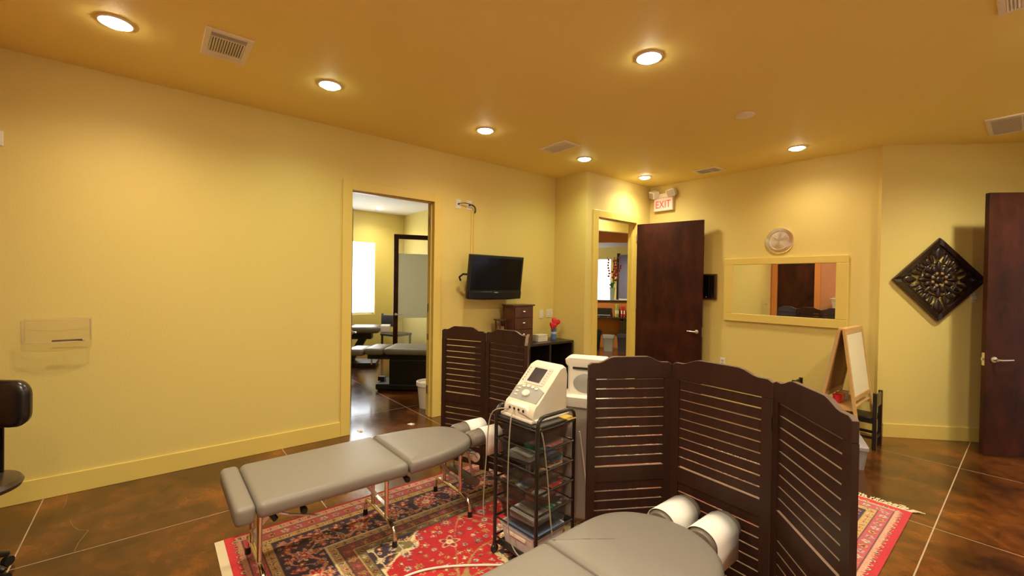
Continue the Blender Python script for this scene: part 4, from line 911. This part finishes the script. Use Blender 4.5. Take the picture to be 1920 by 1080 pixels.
def petal(L, W, h, name):
    rings = []
    for u_, wf, hf in ((0, .25, .5), (.15, .62, .8), (.4, .95, 1), (.62, 1, 1), (.82, .72, .85), (.95, .35, .6), (1, .05, .4)):
        rings.append([(W*wf*math.cos(R(a)), -h*hf*max(0, math.sin(R(a)))-.002, L*u_) for a in range(0, 360, 45)])
    return MB().loft(rings).mesh(name, carved_wood, 60)
def put_petal(me, name, ang, r0, y=-.004):
    o = bpy.data.objects.new(name, me); col.objects.link(o); o.parent = cp; o.rotation_euler = (0, R(ang), 0); o.location = (math.sin(R(ang))*r0, y, math.cos(R(ang))*r0)
p1 = petal(.085, .030, .024, 'inner_petal'); p2 = petal(.105, .024, .020, 'outer_petal'); p3 = petal(.135, .040, .016, 'corner_leaf'); p4 = petal(.085, .018, .014, 'scroll_leaf'); p5 = petal(.11, .020, .014, 'side_leaf')
for k in range(8): put_petal(p1, 'inner_petal', 45*k+22.5, .062)
for k in range(8): put_petal(p2, 'outer_petal', 45*k, .088, -.002)
for k in range(4):
    put_petal(p3, 'corner_leaf', 90*k, .20, -.002)
    for s_ in (-1, 1):
        put_petal(p5, 'side_leaf', 90*k+s_*17, .165, -.002); put_petal(p4, 'scroll_leaf', 90*k+s_*30, .150, -.001); put_petal(p4, 'scroll_leaf', 90*k+s_*10, .25, -.001); put_petal(p4, 'scroll_leaf', 90*k+s_*38, .175, -.001)
MB().tube([(.066*math.cos(R(a)), -.012, .066*math.sin(R(a))) for a in range(0, 360, 12)], .009, 8, True).build('centre_ring', carved_wood, cp, 60)
for k in range(8): MB().ball((.066*math.cos(R(45*k+22.5)), -.022, .066*math.sin(R(45*k+22.5))), (.016, .010, .016), 12, 6).build('centre_bead', mat('worn gold bead', (.30, .20, .07), .3), cp, 60)
MB().ball((0, -.012, 0), (.034, .018, .034), 16, 8).build('centre_boss', carved_wood, cp, 60)
for a in range(0, 180, 45): MB().bar((math.sin(R(a))*.17, -.006, math.cos(R(a))*.17), (-math.sin(R(a))*.17, -.006, -math.cos(R(a))*.17), .012, .010, (0, 1, 0)).build('rib', carved_wood, cp)
MB().tube([(.168*math.cos(R(a)), -.008, .168*math.sin(R(a))) for a in range(0, 360, 10)], .008, 6, True).build('outer_ring', carved_wood, cp, 60)

# ------------------------------------------------------------------ wall tray
tr = thing('acrylic_tray', 'clear acrylic pocket on the long left wall', 'tray', (A, -.505, 1.095), L90)
def arc(k, z): return [(-.165+.33*i/10, -.012-(.085+.03*math.sin(math.pi*i/10))*k, z) for i in range(11)]
fv_ = MB(); a0, a1 = arc(.75, 0), arc(1., .155); fv_.add(a0+a1, [(i, i+1, 12+i, 11+i) for i in range(10)])
o = fv_.build('front', acryl, tr); sm = o.modifiers.new('thickness', 'SOLIDIFY'); sm.thickness = .003
MB().prism([(-.165, -.004)]+[(p[0], p[1]) for p in arc(.75, 0)]+[(.165, -.004)], -.003, 0, 'xy').build('floor_plate', acryl, tr)
box(-.165, .165, -.004, -.001, 0, .16).build('back', acryl, tr)
for sx in (-1, 1): MB().prism([(-.004, 0), (-.012-.064, 0), (-.012-.085, .155), (-.004, .16)], sx*.165-.0015, sx*.165+.0015, 'yz').build('end', acryl, tr)
rim_m = mat('acrylic edge', (.80, .62, .42), .2, alpha=.5)
MB().tube(arc(.75, 0), .003, 6).build('lower_edge', rim_m, tr); MB().tube(arc(1., .155), .0022, 6).build('upper_edge', rim_m, tr)
for sx in (-1, 1): MB().tube([(sx*.165, -.012-.064, 0), (sx*.165, -.012-.085, .155)], .003, 6).build('side_edge', rim_m, tr)
pn = thing('pen', 'dark pen lying in the clear wall pocket', 'pen', (A+.085, -.45, 1.104), R(88)); MB().cyl((-.08, 0, 0), (.07, 0, 0), .006, n=8).build('barrel', mat('brown lacquer', (.09, .02, .01), .3), pn); MB().cyl((.07, 0, 0), (.085, 0, 0), .006, .001, 8).build('tip', steel, pn)

# ------------------------------------------------------------------ stool at the left edge
sp = (-3.36, -.71); sl_ = thing('work_stool', 'black stool with padded backrest at the left photo edge', 'stool', (sp[0], sp[1], 0), R(50.3))
MB().lathe([(.0001, .452), (.15, .455), (.19, .465), (.198, .485), (.185, .505), (.12, .512), (.0001, .513)], 36).build('seat', mat('brown black vinyl', (.045, .028, .020), .3, coat=.2), sl_, 50)
MB().cyl((0, 0, .09), (0, 0, .455), .022, n=14).build('gas_column', black_met, sl_, 50)
for k in range(5):
    a = R(72*k-62); lg = MB().tube([(0, 0, .11), (.10*math.cos(a), .10*math.sin(a), .095), (.165*math.cos(a), .165*math.sin(a), .065)], [.022, .018, .014], 8).build('base_leg', black_pl, sl_, 50)
    MB().lathe([(.025, -.012), (.025, .012)], 14, (.165*math.cos(a), .165*math.sin(a), .026), 'x').build('caster', black_pl, lg)
bk_ = [(x, z) for x, z in rrect(-.23, .205, .765, 1.010, .075, 6)]
MB().loft([[(x*k+.0075*(1-k), .10+y, .8875+(z-.8875)*k) for x, z in bk_] for k, y in ((.86, -.032), (.96, -.022), (1, 0), (.96, .024), (.86, .034))]).build('backrest', black_vinyl, sl_, 60)
MB().bar((0, .03, .45), (0, .14, .50), .04, .008).build('back_bracket', black_met, sl_); MB().bar((0, .145, .49), (0, .145, .86), .04, .008, (0, 1, 0)).build('back_post', black_met, sl_)

# ------------------------------------------------------------------ easel and children's chairs
RXE = -1.17; EH = 1.145; ya, yb = 5.07, 5.735
ea = thing('easel', 'pine double-sided children\'s easel below the mirror corner', 'easel', (RXE, (ya+yb)/2, 0)); hy_ = (yb-ya)/2
for sx in (-1, 1):
    foot = .165 if sx > 0 else .225
    P = lambda z, y, out=0: (sx*(.018+(foot-.018)*(1-z/EH))+sx*out, y, z)
    for y in (-hy_+.02, hy_-.02): MB().bar(P(0, y), P(EH, y), .022, .040, (0, 1, 0)).build('leg', pine, ea)
    for z in (EH-.02, .50): MB().bar(P(z, -hy_+.03), P(z, hy_-.03), .018, .045, (0, 0, 1)).build('rail', pine, ea)
    a_, b_ = P(.52, 0), P(EH-.04, 0)
    v = [P(.52, -hy_+.04, .004), P(.52, hy_-.04, .004), P(EH-.045, hy_-.04, .004), P(EH-.045, -hy_+.04, .004)]
    v2 = [(x-sx*.008, y, z) for x, y, z in v]
    MB().loft([v2, v]).build('board', white_board if sx > 0 else mat('board brown back', (.34, .17, .06), .6), ea)
    if sx < 0:
        v3 = [P(.52, -hy_+.03, .022), P(.52, hy_-.04, .022), P(EH-.045, hy_-.04, .022), P(EH-.045, -hy_+.03, .022)]; MB().loft([[(x+.008, y, z) for x, y, z in v3], v3]).build('paper_pad', mat('blue white pad', (.50, .52, .62), .6), ea)
MB().box(-.03, .03, -hy_+.02, hy_-.02, EH, EH+.018).build('top_tray', pine, ea, bevel=.003)
for y in (-hy_+.03, hy_-.03): MB().bar((-.15, y, .40), (.125, y, .40), .014, .03).build('side_brace', pine, ea)
MB().box(-.125, .110, -hy_+.04, hy_-.04, .415, .425).build('paint_tray', pine, ea)
for i, (y, m, l) in enumerate(((-.20, red_pl, 'red paint pot in the easel tray'), (-.09, mat('orange plastic', (.75, .20, .05), .4), 'orange paint pot in the easel tray'), (.03, white_pl, 'white paint pot in the easel tray'))):
    t = thing('paint_pot', l, 'pot', (RXE-.05, (ya+yb)/2+y, .425)); MB().lathe([(.034, 0), (.038, .075), (.034, .075), (.030, .004), (.0001, .004)], 18).build('cup', m, t, 40); MB().lathe([(.039, .066), (.041, .07), (.041, .08), (.03, .082)], 18).build('rim', m, t, 40)
def kid_chair(loc, rz, label):
    t = thing('child_chair', label, 'chair', loc, rz, group="children's chairs"); w2, d2 = .112, .115
    for sy in (-1, 1):
        box(d2-.02, d2+.012, sy*w2-.016, sy*w2+.016, 0, .545).build('leg', black_wood, t, bevel=.002); box(-d2-.012, -d2+.02, sy*w2-.016, sy*w2+.016, 0, .29).build('leg', black_wood, t, bevel=.002)
        box(-d2, d2, sy*w2-.010, sy*w2+.010, .10, .125).build('stretcher', black_wood, t); box(-d2, d2, sy*w2-.012, sy*w2+.012, .25, .288).build('apron', black_wood, t)
    box(-d2-.03, d2-.022, -w2-.025, w2+.025, .288, .308).build('seat', black_wood, t, bevel=.004); box(d2-.006, d2+.008, -w2+.016, w2-.016, .41, .535).build('back_slat', mat('olive black slat', (.09, .065, .02), .35), t, bevel=.003); box(d2-.006, d2+.006, -w2+.016, w2-.016, .10, .125).build('stretcher', black_wood, t)
    return t
kid_chair((-1.065, 5.452, 0), 0, 'small black child chair tucked under the right side of the easel')
kid_chair((-1.535, 5.47, 0), R(180), 'small black child chair mostly hidden left of the easel')
gb = thing('toy_bin', 'low light grey plastic bin behind the screen edge near the easel', 'bin', (-1.055, 4.79, 0), R(20))
MB().loft([[(x*k, y*k, z) for x, y in rrect(-.13, .13, -.2, .2, .03, 4)] for k, z in ((.85, 0), (1, .17), (1.05, .175), (1.05, .20), (1, .205))]).build('tub', mat('pale lilac plastic', (.30, .27, .28), .45), gb, 40); box(-.03, .03, -.225, -.205, .165, .185).build('grip', black_pl, gb)

# ------------------------------------------------------------------ things seen only in the mirror, by the rear wall
cab = thing('low_cabinet', 'dark cabinet by the rear wall seen in the mirror', 'cabinet', (-2.62, YR+.22, 0), R(180)); box(-.4, .4, -.2, .2, .05, .96).build('body', desk_wood, cab); box(-.42, .42, -.22, .21, .96, .99).build('top', desk_wood, cab)
for sx in (-1, 1): d_ = box(sx*.2-.19, sx*.2+.19, -.215, -.2, .08, .93).build('door', desk_wood, cab, bevel=.003); MB().cyl((sx*.04, -.23, .5), (sx*.04, -.23, .6), .006, n=8).build('handle', steel, d_)
box(-.38, .38, -.18, .18, 0, .05).build('plinth', black_wood, cab)
pl = thing('pail', 'white pail on the cabinet seen in the mirror', 'pail', (-2.84, YR+.22, .99)); MB().lathe([(.10, 0), (.155, .30), (.165, .30), (.165, .315), (.15, .315), (.095, .01), (.0001, .01)], 28).build('tub', white_pl, pl, 40); MB().tube([(-.15, 0, .28), (-.12, -.1, .34), (0, -.15, .36), (.12, -.1, .34), (.15, 0, .28)], .004, 6).build('handle', steel, pl)
# ------------------------------------------------------------------ small pale plates standing in for glints on the floor near the left doorway
for i, (x, y, l) in enumerate(((-4.42, 1.66, 'small pale plate set as a glint at the doorway left side'), (-4.30, 2.17, 'small pale plate set as a glint at the doorway middle'))):
    t = thing('glint_plate', l, 'floor plate', (x, y, .0005), R(30*i)); MB().loft([[(a, b, z) for a, b in ((-.035, -.02), (.02, -.028), (.04, .012), (-.015, .025))] for z in (0, .003)]).build('sheet', paper, t); MB().loft([[(.0, -.01, .003), (.03, -.012, .003), (.035, .01, .003)], [(.0, -.008, .006), (.03, -.01, .012), (.033, .01, .010)]]).build('fold', paper, t)
